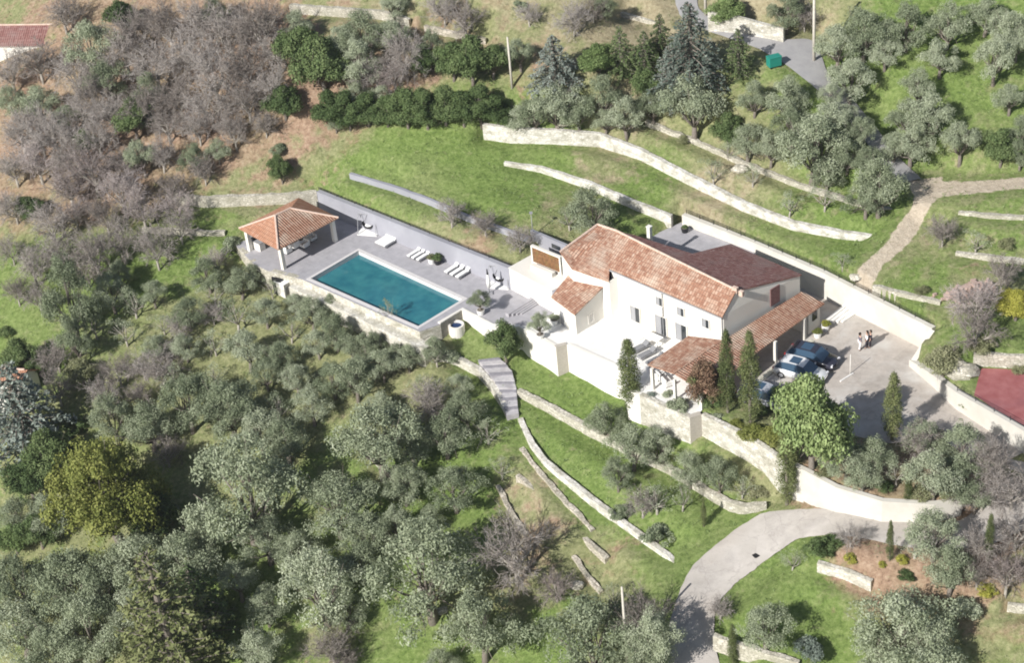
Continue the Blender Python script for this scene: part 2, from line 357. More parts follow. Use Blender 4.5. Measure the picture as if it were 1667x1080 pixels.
# natural ground: control points pixel x, pixel y, z
CTL = [(560,255,5.2),(700,265,5.3),(700,225,6.6),(620,205,6.8),(540,210,6.3),(450,260,4.2),(350,260,4.0),(250,300,2.6),(150,350,.6),(60,400,-1.2),
 (450,175,8.2),(520,180,8.2),(650,180,8.4),(780,180,8.6),(900,180,8.8),(1000,190,8.8),(560,120,10.6),(760,110,11.6),(960,110,12.0),(350,150,8.0),(200,150,6.5),(60,150,4.5),
 (60,30,9.0),(200,30,10.5),(400,30,12.6),(560,2,15),(760,2,15.5),(960,2,15.4),(-60,-40,10),(300,-40,13.5),(900,-60,18),(1400,-60,18),(1750,-60,18.5),
 (1100,110,12.4),(1180,60,13.0),(1250,80,12.4),(1300,90,12.2),(1320,140,11.4),(1120,10,14.0),(1230,140,11.2),(1350,60,13.0),
 (1380,150,10.4),(1500,100,12.5),(1650,60,13.6),(1500,220,8.5),(1650,200,10.0),(1420,250,8.0),(1460,300,6.5),(1520,310,6.4),(1600,300,7.0),(1680,300,8.0),
 (1450,380,4.7),(1480,360,5.2),(1410,450,3.8),(1560,380,5.2),(1660,390,5.8),(1560,450,4.2),(1650,460,4.3),(1580,540,3.2),(1660,550,3.0),
 (1540,560,2.6),(1570,610,2.0),(1640,640,1.9),(1700,660,1.9),(1750,800,1.0),
 (1180,340,3.9),(1100,330,4.1),(1350,410,3.6),(1440,470,3.3),(1300,420,3.0),(1200,375,3.1),
 (820,320,4.1),(760,300,4.5),(900,370,3.2),(960,350,3.4),(1040,350,3.1),(850,410,2.4),(700,370,2.5),(600,330,2.6),(540,300,3.3),
 (300,380,-.2),(340,420,-1.4),(230,420,-1.5),(130,480,-3.2),(30,500,-4.0),(30,620,-7.5),(150,600,-6.2),(290,560,-4.3),(420,470,-2.2),(450,500,-2.7),
 (530,530,-3.0),(620,580,-3.1),(700,610,-3.2),(760,600,-3.0),(820,590,-3.2),(865,610,-3.7),(915,630,-3.9),(1000,668,-4.2),(1050,705,-3.4),(1110,738,-3.1),(1150,745,-3.1),(1230,785,-3.2),(1270,805,-2.9),
 (500,640,-5.2),(400,640,-6.3),(640,690,-5.6),(750,700,-5.0),(250,720,-8.8),(50,760,-11.0),(50,900,-14.5),(200,900,-13.0),(400,850,-10.5),(560,800,-8.2),
 (50,1080,-18),(300,1060,-15.5),(500,1000,-13.0),(650,950,-11.2),(650,1080,-13.5),(800,880,-8.6),(800,1020,-11.2),(950,980,-9.2),(1000,1070,-9.6),
 (900,780,-6.3),(980,850,-6.9),(1060,920,-7.2),(1060,850,-5.9),(1000,790,-5.3),(920,700,-4.7),(1120,880,-5.4),(1180,850,-4.7),
 (1120,960,-6.6),(1110,1020,-7.4),(1130,1080,-8.2),(1200,860,-4.4),(1260,850,-3.7),(1330,845,-3.0),(1390,845,-2.4),(1480,860,-1.9),(1550,850,-1.6),(1620,810,-.9),
 (1230,950,-5.4),(1300,990,-5.6),(1260,1040,-6.4),(1400,980,-4.9),(1480,1060,-6.0),(1600,1050,-5.5),(1350,1080,-7.2),(1400,900,-2.6),(1300,880,-3.2),(1500,910,-2.6),(1620,900,-1.8),(1690,960,-2.6),
 (1800,900,-1.5),(1800,1100,-5),(1500,1180,-9),(1100,1180,-11),(700,1180,-16),(200,1180,-20),(-80,900,-17),(-80,600,-9),(-80,300,-1),(-80,100,4),(1800,500,3.5),(1800,250,9)]
CW = np.array([P(*c) for c in CTL])
_ctl = [CW]
for k, (pts, hs, _, th) in WALLS.items():
    w = PW(pts)
    for i, (q, h) in enumerate(zip(w, hs)): _ctl.append(np.array([[q[0]-.3, q[1]-.4, q[2]-h]]))
CW = np.vstack(_ctl)
# gaussian-blended local interpolation (smooth, no overshoot): RBF |r| kernel with slight smoothing
_d = np.hypot(CW[:, None, 0]-CW[None, :, 0], CW[:, None, 1]-CW[None, :, 1])
_A = np.vstack([np.hstack([_d - np.eye(len(CW))*1.2, np.c_[np.ones(len(CW)), CW[:, :2]]]), np.hstack([np.c_[np.ones(len(CW)), CW[:, :2]].T, np.zeros((3, 3))])])
_w = np.linalg.solve(_A, np.r_[CW[:, 2], 0, 0, 0])
X0, X1, Y0, Y1 = -78., 76., -62., 96.
def Tnat(X, Y):
    X = np.clip(np.asarray(X, float), X0, X1); Y = np.clip(np.asarray(Y, float), Y0, Y1)
    z = np.full(X.shape, _w[-3]) + _w[-2]*X + _w[-1]*Y
    for i in range(len(CW)): z = z + _w[i]*np.hypot(X-CW[i, 0], Y-CW[i, 1])
    return z
# estate platform (z=0) : (px, py, z of that pixel, edge kind) ; kind of the edge that STARTS here: 'f' fill wall, 'c' cut wall, 'o' open
EST = [(382,398,0,'f'),(413,430,0,'f'),(436,441,0,'f'),(492,455,0,'f'),(683,540,0,'f'),(717,528,0,'f'),(752,506,0,'f'),(800,532,0,'f'),(846,534,0,'f'),(905,568,0,'f'),(923,563,0,'f'),
 (1014,604,0,'f'),(1020,636,0,'f'),(1041,645.5,0,'f'),(1123,683,0,'f'),(1142,677,0,'f'),(1221,716,0,'f'),(1266,747,0,'f'),(1308,768,0,'f'),(1360,796,0,'f'),(1436,819,0,'f'),(1520,824,0,'f'),(1566,817,0,'o'),
 (1632,778,0,'o'),(1740,778,0,'o'),(1740,745,2.1,'c'),(1668,703,2.1,'c'),(1620,675,2.0,'c'),(1558,640,1.7,'c'),(1520,612,1.2,'c'),(1480,586,.65,'c'),
 (1517,535,2.6,'c'),(1341,445,2.7,'c'),(1226,395,2.8,'c'),(1180,420,3,'o'),(1000,430,3,'o'),(900,475,2.3,'c'),(830,438,2.3,'c'),(515,312,2.3,'c')]
ESTW = [P(*q[:3]) for q in EST]
ESTT = offset_poly(ESTW, [{'f': -.6, 'c': .6, 'o': .0}[q[3]] for q in EST])
# patio behind the house (z 1.8) and white patio beside the pool wall (z 2.3)
PATIO = [P(1052,392,1.8), P(1074,378,1.8), P(1109,362,1.8), P(1232,398,2.8), P(1200,425,1.8), P(1100,432,1.8)]
PATIOT = offset_poly(PATIO, [.5, .5, .6, 0, 0, 0])
GX = np.unique(np.r_[-1500, -1000, -600, -350, -220, -150, -110, -90, np.arange(X0, X1+.1, .36), 90, 110, 150, 220, 350, 600, 1000, 1500])
GY = np.unique(np.r_[-1500, -1000, -600, -350, -220, -150, -110, -80, np.arange(Y0, Y1+.1, .36), 110, 130, 170, 240, 380, 600, 1000, 1500])
XX, YY = np.meshgrid(GX, GY)
ZZ = Tnat(XX, YY)
def vn(X, Y, s, seed):
    g = np.random.default_rng(seed).random((64, 64)); x = X/s % 63; y = Y/s % 63; i = x.astype(int); j = y.astype(int); u = x-i; v = y-j
    u = u*u*(3-2*u); v = v*v*(3-2*v)
    return (g[j, i]*(1-u)*(1-v)+g[j, i+1]*u*(1-v)+g[j+1, i]*(1-u)*v+g[j+1, i+1]*u*v)-.5
ZZ += .35*vn(XX, YY, 5.0, 1)+.16*vn(XX, YY, 1.6, 2)+.07*vn(XX, YY, .7, 3)
for k, (pts, hs, _, th) in WALLS.items():
    w = PW(pts); d, sd_, ov = dist_line(w, XX, YY); h = np.mean(hs)
    up = (sd_ > 0) & (d > th*.9)      # walls run left to right in the picture, so uphill is on their left
    ZZ += np.where(up, h*.85*np.exp(-np.maximum(d-th, 0)/5.0)*np.clip(1-ov/2.0, 0, 1), 0)
for k, (pts, hs, _, th) in WALLS.items():     # ground meets the foot and the top of every wall
    w = PW(pts); best = np.full(XX.shape, 1e9); zt_ = np.zeros(XX.shape); hh_ = np.zeros(XX.shape)
    for i in range(len(w)-1):
        a = w[i]; b = w[i+1]; dv = (b-a)[:2]; l = np.linalg.norm(dv); dv = dv/l; t = np.clip(((XX-a[0])*dv[0]+(YY-a[1])*dv[1])/l, 0, 1)
        dd = np.hypot(XX-a[0]-t*l*dv[0], YY-a[1]-t*l*dv[1]); kk = dd < best
        best = np.where(kk, dd, best); zt_ = np.where(kk, a[2]+(b[2]-a[2])*t, zt_); hh_ = np.where(kk, hs[i]+(hs[i+1]-hs[i])*t, hh_)
    d, sd_, ov = dist_line(w, XX, YY); low = (sd_ < 0) | (d < .50); f = np.clip(1-(d-.7)/2.2, 0, 1)*np.clip(1-ov/1.0, 0, 1); f = f*f*(3-2*f)
    ZZ = ZZ*(1-f)+f*np.where(low, zt_-hh_, zt_-.06)
# keep the ground right at fill walls low, flatten platforms
def road_flat(edge_l, edge_r, n=90):
    a = resample(edge_l, n); b = resample(edge_r, n); return a, b
def resample(pts, n):
    pts = np.array(pts, float); # catmull-rom
    q = np.vstack([2*pts[0]-pts[1], pts, 2*pts[-1]-pts[-2]]); out = []
    m_ = len(pts)-1
    for t in np.linspace(0, m_-1e-6, n):
        i = int(t); u = t-i; p0, p1, p2, p3 = q[i], q[i+1], q[i+2], q[i+3]
        out.append(.5*((2*p1)+(-p0+p2)*u+(2*p0-5*p1+4*p2-p3)*u*u+(-p0+3*p1-3*p2+p3)*u**3))
    return np.array(out)
ROADS = {
 'driveway': ([(1075,1130,-8.9),(1082,1060,-8.1),(1098,985,-7.0),(1120,935,-6.4),(1155,897,-5.7),(1215,850,-4.6),(1262,833,-3.8),(1330,829,-2.8),(1385,835,-2.2),(1480,851,-1.8),(1560,848,-1.4),(1608,815,-.8),(1625,790,-.3),(1640,748,-.02)],
              [(1185,1130,-8.9),(1166,1060,-8.1),(1164,1000,-7.0),(1190,958,-6.4),(1224,930,-5.7),(1272,896,-4.6),(1300,878,-3.8),(1345,872,-2.8),(1400,876,-2.2),(1490,893,-1.8),(1600,890,-1.4),(1680,850,-.8),(1710,810,-.3),(1720,765,-.02)], 'drive'),
 'upper_road': ([(1098,-20,14.4),(1100,5,14.0),(1112,30,13.5),(1150,50,13.1),(1210,72,12.7),(1262,100,12.1),(1330,150,11.2),(1385,205,9.0),(1440,275,7.1),(1465,300,6.6)],
                [(1140,-20,14.4),(1135,5,14.0),(1150,22,13.7),(1200,42,13.3),(1272,60,13.0),(1325,62,12.9),(1352,120,11.8),(1400,170,9.6),(1462,250,7.6),(1500,290,6.7)], 'road'),
 'dirt_track': ([(1478,292,6.7),(1492,330,6.1),(1470,365,5.3),(1440,405,4.6),(1402,440,4.0),(1390,468,3.5)],
                [(1530,285,6.8),(1530,318,6.3),(1505,350,5.6),(1474,395,4.8),(1434,430,4.2),(1416,462,3.6)], 'dirt'),
 'side_track': ([(1520,322,6.3),(1600,313,6.9),(1690,304,7.4)], [(1520,296,6.6),(1610,294,7.1),(1690,286,7.6)], 'dirt'),
}
ROADW = {}; TRK = np.zeros(XX.shape)
for k, (a, b, mt) in ROADS.items():
    A = resample([P(*q) for q in a], 110); B = resample([P(*q) for q in b], 110)
    zc = (A[:, 2]+B[:, 2])/2; A[:, 2] = zc; B[:, 2] = zc
    ROADW[k] = (A, B); C_ = (A+B)/2; hw = np.hypot(*(A-B)[:, :2].T)/2
    best = np.full(XX.shape, 1e9); zr = np.zeros(XX.shape); ww = np.zeros(XX.shape)
    sel = (XX > min(A[:, 0].min(), B[:, 0].min())-6) & (XX < max(A[:, 0].max(), B[:, 0].max())+6) & (YY > min(A[:, 1].min(), B[:, 1].min())-6) & (YY < max(A[:, 1].max(), B[:, 1].max())+6)
    xs, ys = XX[sel], YY[sel]; LT = np.vstack([A*(1-q)+B*q for q in np.linspace(0, 1, 9)]); zc = LT[:, 2]; j = np.zeros(len(xs), int); dm = np.full(len(xs), 1e9)
    for i0 in range(0, len(xs), 4000):
        dd = np.hypot(xs[i0:i0+4000, None]-LT[None, :, 0], ys[i0:i0+4000, None]-LT[None, :, 1]); jj = dd.argmin(1); j[i0:i0+4000] = jj; dm[i0:i0+4000] = dd[np.arange(len(jj)), jj]
    t = np.clip(1-(dm-1.2)/2.0, 0, 1); t = t*t*(3-2*t)
    ZZ[sel] = ZZ[sel]*(1-t)+(zc[j]-(.09 if mt != 'dirt' else 0))*t
    if mt == 'dirt': TRK[sel] = np.maximum(TRK[sel], np.clip(.66-(dm-.15)/.7, 0, 1))
COURT = [P(1597,600,1.9), P(1760,606,1.9), P(1760,760,1.9), P(1668,696,1.9), P(1586,643,1.9)]
cb = inside(offset_poly(COURT, [.6]*5), XX, YY); ZZ = np.where(cb, 1.84, ZZ)
INE = inside(ESTT, XX, YY); ZZ = np.where(INE, -.06, ZZ)
# pool pit
POOLC = [P(506,454,0), P(681,531.6,0), P(754,487,0), P(583.7,408.5,0)]
INP = inside(offset_poly(POOLC, [.25]*4), XX, YY); ZZ = np.where(INP, -2.0, ZZ)
ZZ = np.where(inside(PATIOT, XX, YY), 1.74, ZZ)
WP = [P(830,438,2.3), P(870,411,2.3), P(925,440,2.3), P(900,475,2.3)]
def G(x, y):
    i = min(max(np.searchsorted(GX, x)-1, 0), len(GX)-2); j = min(max(np.searchsorted(GY, y)-1, 0), len(GY)-2)
    u = (x-GX[i])/(GX[i+1]-GX[i]); v = (y-GY[j])/(GY[j+1]-GY[j])
    return float(ZZ[j, i]*(1-u)*(1-v)+ZZ[j, i+1]*u*(1-v)+ZZ[j+1, i]*(1-u)*v+ZZ[j+1, i+1]*u*v)
def at(px, py, up=0.0):
    """point on the ground whose height `up` above ground shows at this pixel"""
    d = ray(px, py); t = 120.0
    while t < 400:
        p = CAM+d*t
        if p[2]-up <= G(p[0], p[1]): break
        t += .5
    lo, hi = t-.5, t
    for _ in range(12):
        mdt = (lo+hi)/2; p = CAM+d*mdt
        if p[2]-up <= G(p[0], p[1]): hi = mdt
        else: lo = mdt
    p = CAM+d*hi; return np.array([p[0], p[1], G(p[0], p[1])])
# ground cover masks: px, py, radius m, (lush, dry, soil)
COV = [(700,245,8,(1.3,0,0)),(780,245,8,(1.3,0,0)),(850,290,5,(1.1,0,0)),(640,262,5,(1.2,0,0)),(740,225,7,(1,0,0)),(680,265,6,(1,0,0)),(640,240,6,(.9,0,0)),(760,270,6,(.8,.2,0)),(820,250,4,(1,0,0)),(860,320,6,(.4,.5,0)),(700,310,4,(.7,0,0)),
 (620,320,5,(.1,.6,0)),(700,360,4,(0,.7,.3)),(770,400,3,(0,.3,.9)),(560,260,5,(.5,.3,0)),(460,200,6,(0,.2,1)),(560,195,5,(0,.3,.9)),(300,200,9,(0,.1,1)),(200,220,9,(0,.1,1)),(380,230,8,(0,.4,.8)),
 (420,280,6,(.1,.6,.5)),(120,280,9,(0,.2,.8)),(60,200,12,(0,.2,.8)),(150,100,14,(0,.2,.9)),(350,100,14,(0,.1,1)),(250,40,14,(0,.3,.7)),(360,360,4,(1,0,0)),(330,350,4,(1,0,0)),(430,300,4,(.3,.4,0)),
 (510,290,3,(.9,0,0)),(230,400,6,(1,0,0)),(160,410,5,(.8,0,0)),(40,440,6,(1,0,0)),(60,540,5,(.8,.2,0)),(280,430,5,(1,0,0)),(180,560,5,(.6,.3,0)),(200,350,5,(0,.4,.6)),
 (920,230,4,(.6,.3,0)),(1000,260,5,(.5,.6,0)),(1080,290,4,(.9,0,0)),(900,235,3,(.9,0,0)),(1130,330,5,(0,.8,.2)),(1200,360,4,(.5,.4,0)),(1250,380,4,(.9,.2,0)),(1050,340,4,(1,0,0)),(1180,290,5,(.1,.6,0)),(1100,230,6,(.5,.4,0)),(1300,330,5,(.5,.4,0)),(1400,350,5,(.9,.1,0)),
 (1300,400,3,(.6,.2,0)),(1400,400,2.5,(.9,0,0)),(1500,400,5,(.3,.5,0)),(1570,450,4,(.2,.3,.8)),(1520,445,3,(.9,0,0)),(1500,480,2.5,(.9,0,0)),(1640,560,4,(1.1,0,0)),(1620,400,5,(.7,.3,0)),(1560,380,4,(.6,.4,0)),
 (1500,100,14,(.8,.1,0)),(1600,150,12,(.7,.1,0)),(1620,250,8,(.6,.3,0)),(1560,280,5,(.3,.6,0)),(1420,180,5,(1,0,0)),(1450,130,6,(1,0,0)),(1330,30,5,(0,.7,.4)),(1230,15,5,(.1,.8,.2)),(1000,40,10,(.2,.8,.1)),(860,30,8,(.3,.5,.1)),(700,20,8,(.1,.6,.3)),(600,2,7,(.3,.6,.1)),(720,120,7,(0,.2,1)),(860,118,5,(0,.1,1)),(630,130,8,(0,.2,1)),
 (1000,640,6,(1.1,0,0)),(900,600,5,(1.1,0,0)),(930,700,5,(1,0,0)),(880,620,4,(1,0,0)),(820,600,3,(.7,.1,0)),(960,730,5,(.9,.1,0)),(780,570,3,(.8,0,0)),(900,740,5,(.8,.2,0)),(850,720,5,(.5,.3,0)),(960,800,4,(1,0,0)),(1000,850,4,(.9,.2,0)),(880,790,3,(.1,.7,.3)),(840,800,3,(0,1,.9)),(850,850,2.5,(0,1,1)),(870,890,2.5,(0,.8,1)),(900,850,2,(0,.9,.5)),(940,870,4,(.2,.4,.5)),(1000,900,3,(0,.3,.8)),(1080,790,5,(.6,.2,0)),(1150,860,6,(1.1,0,0)),(1100,850,4,(.9,0,0)),(1180,880,4,(1,0,0)),(1100,920,4,(1,0,0)),(1190,770,3,(.3,.6,.2)),(1140,740,3,(.6,.3,0)),(1250,800,3,(.1,.6,.5)),
 (800,850,5,(1,0,0)),(760,820,4,(1,0,0)),(700,740,4,(.9,.1,0)),(600,760,5,(.4,.3,0)),(560,760,4,(.8,0,0)),(640,1010,6,(1,0,0)),(600,1010,4,(.7,.3,0)),(560,1040,4,(0,.5,.5)),(720,960,3,(0,.5,.5)),(850,1040,5,(.9,0,0)),(400,970,6,(1,0,0)),(420,930,4,(.9,0,0)),(500,1000,8,(.6,0,.2)),(840,970,3,(0,.4,.7)),(1020,940,4,(.2,.4,.4)),
 (1250,930,4,(1,0,0)),(1290,960,6,(1,0,0)),(1350,1010,6,(.9,0,0)),(1220,960,4,(.9,0,0)),(1640,1060,6,(.8,.2,0)),(1400,900,4,(0,.2,1.2)),(1440,900,4,(0,.2,1.2)),(1500,900,4,(0,.3,1)),(1620,930,6,(0,.4,.9)),(1600,1000,5,(.2,.1,.6)),
 (1450,790,4,(0,.3,1)),(1500,800,3.5,(0,.3,1)),(1330,775,2,(0,.2,1)),(1400,760,4,(.2,.4,.5)),(1240,700,4,(.4,.3,.2)),(400,600,12,(.3,.3,.1)),(300,500,8,(.3,.3,.2)),(650,650,6,(.3,.4,.1)),(180,900,14,(.4,.1,.2))]
cov = np.zeros((XX.size, 4)); cov[:, 3] = 1
wt = np.full(XX.size, .25); acc = np.tile(np.array([.35, .30, .08])*.25, (XX.size, 1))
xf, yf = XX.ravel(), YY.ravel()
for px, py, r, c in COV:
    q = at(px, py); g = np.exp(-((xf-q[0])**2+(yf-q[1])**2)/(r*r)*1.3); wt += g; acc += g[:, None]*np.array(c)
cov[:, :3] = acc/wt[:, None]; cov[:, 3] = TRK.ravel()
ny, nx = XX.shape
idx = np.arange(nx*ny).reshape(ny, nx)
quads = np.stack([idx[:-1, :-1], idx[:-1, 1:], idx[1:, 1:], idx[1:, :-1]], -1).reshape(-1, 4)
def fastmesh(name, V, Q, mat, attr=None, attrname='tone', smooth=False):
    """Q (n,k) faces all of k corners"""
    me = bpy.data.meshes.new(name); k = Q.shape[1]
    me.vertices.add(len(V)); me.vertices.foreach_set('co', np.ascontiguousarray(V, dtype=np.float32).ravel())
    me.loops.add(Q.size); me.loops.foreach_set('vertex_index', np.ascontiguousarray(Q, dtype=np.int32).ravel())
    me.polygons.add(len(Q)); me.polygons.foreach_set('loop_start', np.arange(0, Q.size, k, dtype=np.int32)); me.polygons.foreach_set('loop_total', np.full(len(Q), k, dtype=np.int32))
    if smooth: me.polygons.foreach_set('use_smooth', np.ones(len(Q), dtype=bool))
    me.update(calc_edges=True)
    if attr is not None:
        if attr.ndim == 2:
            a = me.attributes.new(attrname, 'FLOAT_COLOR', 'POINT'); a.data.foreach_set('color', attr.astype(np.float32).ravel())
        else:
            a = me.attributes.new(attrname, 'FLOAT', 'POINT'); a.data.foreach_set('value', attr.astype(np.float32))
    me.materials.append(M[mat]); return me
gm = fastmesh('ground', np.c_[xf, yf, ZZ.ravel()], quads, 'ground', cov, 'cover', True)
ground = bpy.data.objects.new('ground', gm); COL.objects.link(ground); tag(ground, kind='structure')
# roads as thin sheets on the ground
for k, (A, B) in ROADW.items():
    if ROADS[k][2] == 'dirt': continue
    mb = MB(); n = len(A); m_ = 9; jl = np.cumsum(RNG.normal(0, .05, n)); jl -= np.convolve(jl, np.ones(15)/15, 'same'); jr = jl[::-1]
    for i in range(n):
        for j in range(m_):
            t = j/(m_-1); t2 = t+(jl[i]*(1-t)**3+jr[i]*t**3)*.22; q = A[i]*(1-t2)+B[i]*t2
            mb.v.append((q[0], q[1], q[2]+.06-.05*abs(2*t-1)**4))
    for i in range(n-1):
        for j in range(m_-1): mb.f.append((i*m_+j, (i+1)*m_+j, (i+1)*m_+j+1, i*m_+j+1))
    o = mb.build(k, ROADS[k][2], None, True); tag(o, kind='structure')
# ------------------------------------------------------------------ walls as objects
def wall_strip(name, pts, hs, mat, th, side=1, sink=.9, rough=.06, cap=None, parent=None):
    """pts: world top points of the visible face; body goes to `side` (left of direction = +1)"""
    R_ = []; n = len(pts)
    hs = list(hs)
    fine = []; L_ = 0
    for i in range(n-1):
        a, b = np.array(pts[i]), np.array(pts[i+1]); l = np.linalg.norm((b-a)[:2]); k = max(1, int(l/.6)) if rough else 1
        for j in range(k): fine.append((a+(b-a)*j/k, hs[i]+(hs[i+1]-hs[i])*j/k))
    fine.append((np.array(pts[-1]), hs[-1])); mb = MB(); m_ = len(fine)
    for i, (q, h) in enumerate(fine):
        a = fine[max(i-1, 0)][0]; b = fine[min(i+1, m_-1)][0]; d = (b-a)[:2]; d = d/(np.linalg.norm(d)+1e-9); nn_ = np.array([-d[1], d[0]])*side
        r1 = RNG.uniform(-rough, rough); r2 = RNG.uniform(-rough, rough)*.6; r3 = RNG.uniform(-rough, rough)
        for off, z in ((0+r2, q[2]-h-sink), (0+r2, q[2]+r1), (th+r3, q[2]+r1*.7), (th+r3, q[2]-h-sink)):
            mb.v.append((q[0]+nn_[0]*off, q[1]+nn_[1]*off, z))
    for i in range(m_-1):
        for j in range(3): mb.f.append((i*4+j, i*4+j+1, i*4+5+j, i*4+4+j) if side < 0 else (i*4+j, i*4+4+j, i*4+5+j, i*4+j+1))
    mb.f.append((0, 1, 2, 3)); e = (m_-1)*4; mb.f.append((e+3, e+2, e+1, e))
    return mb.build(name, mat, parent)
WL = {
 'up1': ('retaining_wall', 'long white stone retaining wall curving across the upper meadow, highest of the white walls', 'wall'),
 'up2': ('retaining_wall', 'shorter white stone wall in the meadow running down to the patio behind the villa', 'wall'),
 'grey': ('retaining_wall', 'low grey wall crossing the grass above the pool wall, behind three little trees', 'wall'),
 'ur': ('stone_wall', 'thin rough stone terrace wall under the olives at the upper right', 'wall'),
 'poolx': ('stone_wall', 'pale stone wall running from below the pool corner down the left side of the stone steps', 'wall'),
 'lowa': ('stone_wall', 'stone terrace wall from the stone steps to the driveway bend below the villa', 'wall'),
 'lowb': ('stone_wall', 'curving pale stone wall from the foot of the steps down to the driveway edge', 'wall'),
 'lowc': ('stone_wall', 'broken line of rubble stones in the grass below the curving pale wall', 'wall'),
 'lowe': ([(845,730,-5.2),(880,775,-5.8),(920,820,-6.35),(962,864,-6.9)], [.2,.25,.3,.2], 'stonepink', .4),
 'lowe': ('stone_wall', 'thin rubble line between the curving pale wall and the broken stone line below it', 'wall'),
 'lowf': ('stone_wall', 'rubble bank in the bare earth streak below the terraces', 'wall'),
 'lowg': ('stone_wall', 'short rubble wall end near the bottom centre pole', 'wall'),
 'lowd': ('stone_wall', 'short stone wall end showing between olives left of the steps', 'wall'),
 'leftup': ('stone_wall', 'pale stone wall running left from behind the tiled pavilion', 'wall'),
 'leftlow': ('stone_wall', 'low stone edging below the bright grass left of the pavilion', 'wall'),
 'bed': ('retaining_wall', 'short white wall under the planting bed inside the driveway bend', 'wall'),
 'botr': ('stone_wall', 'stone wall leaving the driveway at the bottom edge of the picture', 'wall'),
 'botrr': ('stone_wall', 'bit of stone wall at the right edge near the bottom', 'wall'),
 'court': ('stone_wall', 'low stone wall along the top of the red court', 'wall'),
 'top1': ('stone_wall', 'old stone wall at the top edge left of the centre', 'wall'),
 'top2': ('stone_wall', 'short crumbling stone wall above the middle hedge', 'wall'),
 'top3': ('stone_wall', 'short pale wall in the grass left of the upper road', 'wall'),
 'rw1': ('stone_wall', 'low rubble wall beside the end of the dirt track', 'wall'),
 'rw2': ('stone_wall', 'low stone edging right of the dirt track, upper one of two', 'wall'),
 'rw3': ('stone_wall', 'low stone edging right of the dirt track, lower one of two', 'wall'),
 'road': ('roadside_wall', 'white wall along the uphill side of the upper road', 'wall'),
}
for k, (pts, hs, mt, th) in WALLS.items():
    nm, lb, ct = WL[k]
    o = wall_strip(nm, PW(pts), hs, mt, th, 1, .9, .03 if mt in ('grey', 'whitestone', 'palestone') else .09); tag(o, lb, ct)
def estw(i, dz=0.0): q = ESTW[i].copy(); q[2] = dz; return q
def natz(q): return float(Tnat(q[0], q[1]))
def fillwall(i0, i1, name, label, mat, top=0.0, th=.5, rough=.0, hh=None):
    pts = [estw(i, top) for i in range(i0, i1+1)]
    hs = [hh if hh else top+4.2 for _ in pts]
    o = wall_strip(name, pts, hs, mat, th, 1, .6, rough); return tag(o, label, 'wall')
fillwall(0, 3, 'stone_wall', 'old stone retaining wall under the pavilion corner', 'stone', .0, .5, .05, 2.6)
fillwall(3, 6, 'retaining_wall', 'pale wall right under the pool edge', 'whitestone', -.02, .4, .0, 3.0)
LED = [P(470,467,-.7), P(560,507,-.75), P(640,546,-.8), P(690,569,-.9), P(712,556,-.9)]
o = wall_strip('retaining_wall', LED, [2.4]*5, 'whitestone', 1.1, 1, .9, .03); tag(o, 'long outer stone wall with a planted ledge below the pool', 'wall')
fillwall(5, 8, 'retaining_wall', 'white wall between the pool end and the villa terrace', 'white', .12, .35, 0, 3.2)
fillwall(8, 9, 'terrace_wall', 'tall white terrace wall left of the beige recess', 'white', .12, .4, 0, 4.0)
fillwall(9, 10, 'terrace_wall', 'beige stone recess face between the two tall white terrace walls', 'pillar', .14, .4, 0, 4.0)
fillwall(10, 13, 'terrace_wall', 'tall white terrace wall under the villa, left of the single cypress', 'white', .12, .4, 0, 4.4)
fillwall(13, 14, 'retaining_wall', 'pale stone retaining wall below the porch', 'whitestone', .12, .45, .02, 3.4)
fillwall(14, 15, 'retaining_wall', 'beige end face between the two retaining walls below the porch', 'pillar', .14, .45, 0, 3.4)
fillwall(15, 17, 'retaining_wall', 'pale retaining wall below the pair of cypresses', 'whitestone', .12, .45, .02, 3.4)
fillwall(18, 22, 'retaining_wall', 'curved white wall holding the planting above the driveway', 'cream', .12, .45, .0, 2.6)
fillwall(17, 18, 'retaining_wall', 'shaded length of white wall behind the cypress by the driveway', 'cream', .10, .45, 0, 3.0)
def cutwall(pts, name, label, mat, th=.4, rough=0.0, h=None):
    hs = [h if h else q[2]+.1 for q in pts]; th = max(th, .5)
    o = wall_strip(name, pts, hs, mat, th, 1, .3, rough); return tag(o, label, 'wall')
cutwall([P(515,312,2.3), P(830,438,2.3), P(902,476,2.3)], 'retaining_wall', 'long smooth grey wall along the back of the pool deck', 'grey', .35)
cutwall([P(1110,350,2.9), P(1226,395,2.8), P(1341,445,2.7), P(1517,535,2.6)], 'boundary_wall', 'long white wall behind the villa patio and the parking court', 'cream', .4)
cutwall([P(1515,536,2.55), P(1482,588,.6)], 'boundary_wall', 'short white end of the parking court wall stepping down', 'cream', .35)
cutwall([P(1480,586,.65), P(1520,612,1.2), P(1558,640,1.7), P(1620,675,2.0), P(1668,703,2.1), P(1740,745,2.1)], 'boundary_wall', 'white wall between the parking court and the red court', 'cream', .4)
# ------------------------------------------------------------------ paved sheets
def sheet(name, pts, z, mat, hole=None, kind='structure', th=.05):
    mb = MB(); mb.slab([(q[0], q[1], z) for q in pts], th); o = mb.build(name, mat); 
    if kind: tag(o, kind=kind)
    return o
E1 = np.array([math.cos(rad(-46)), math.sin(rad(-46)), 0.]); E2 = np.array([math.cos(rad(44)), math.sin(rad(44)), 0.])
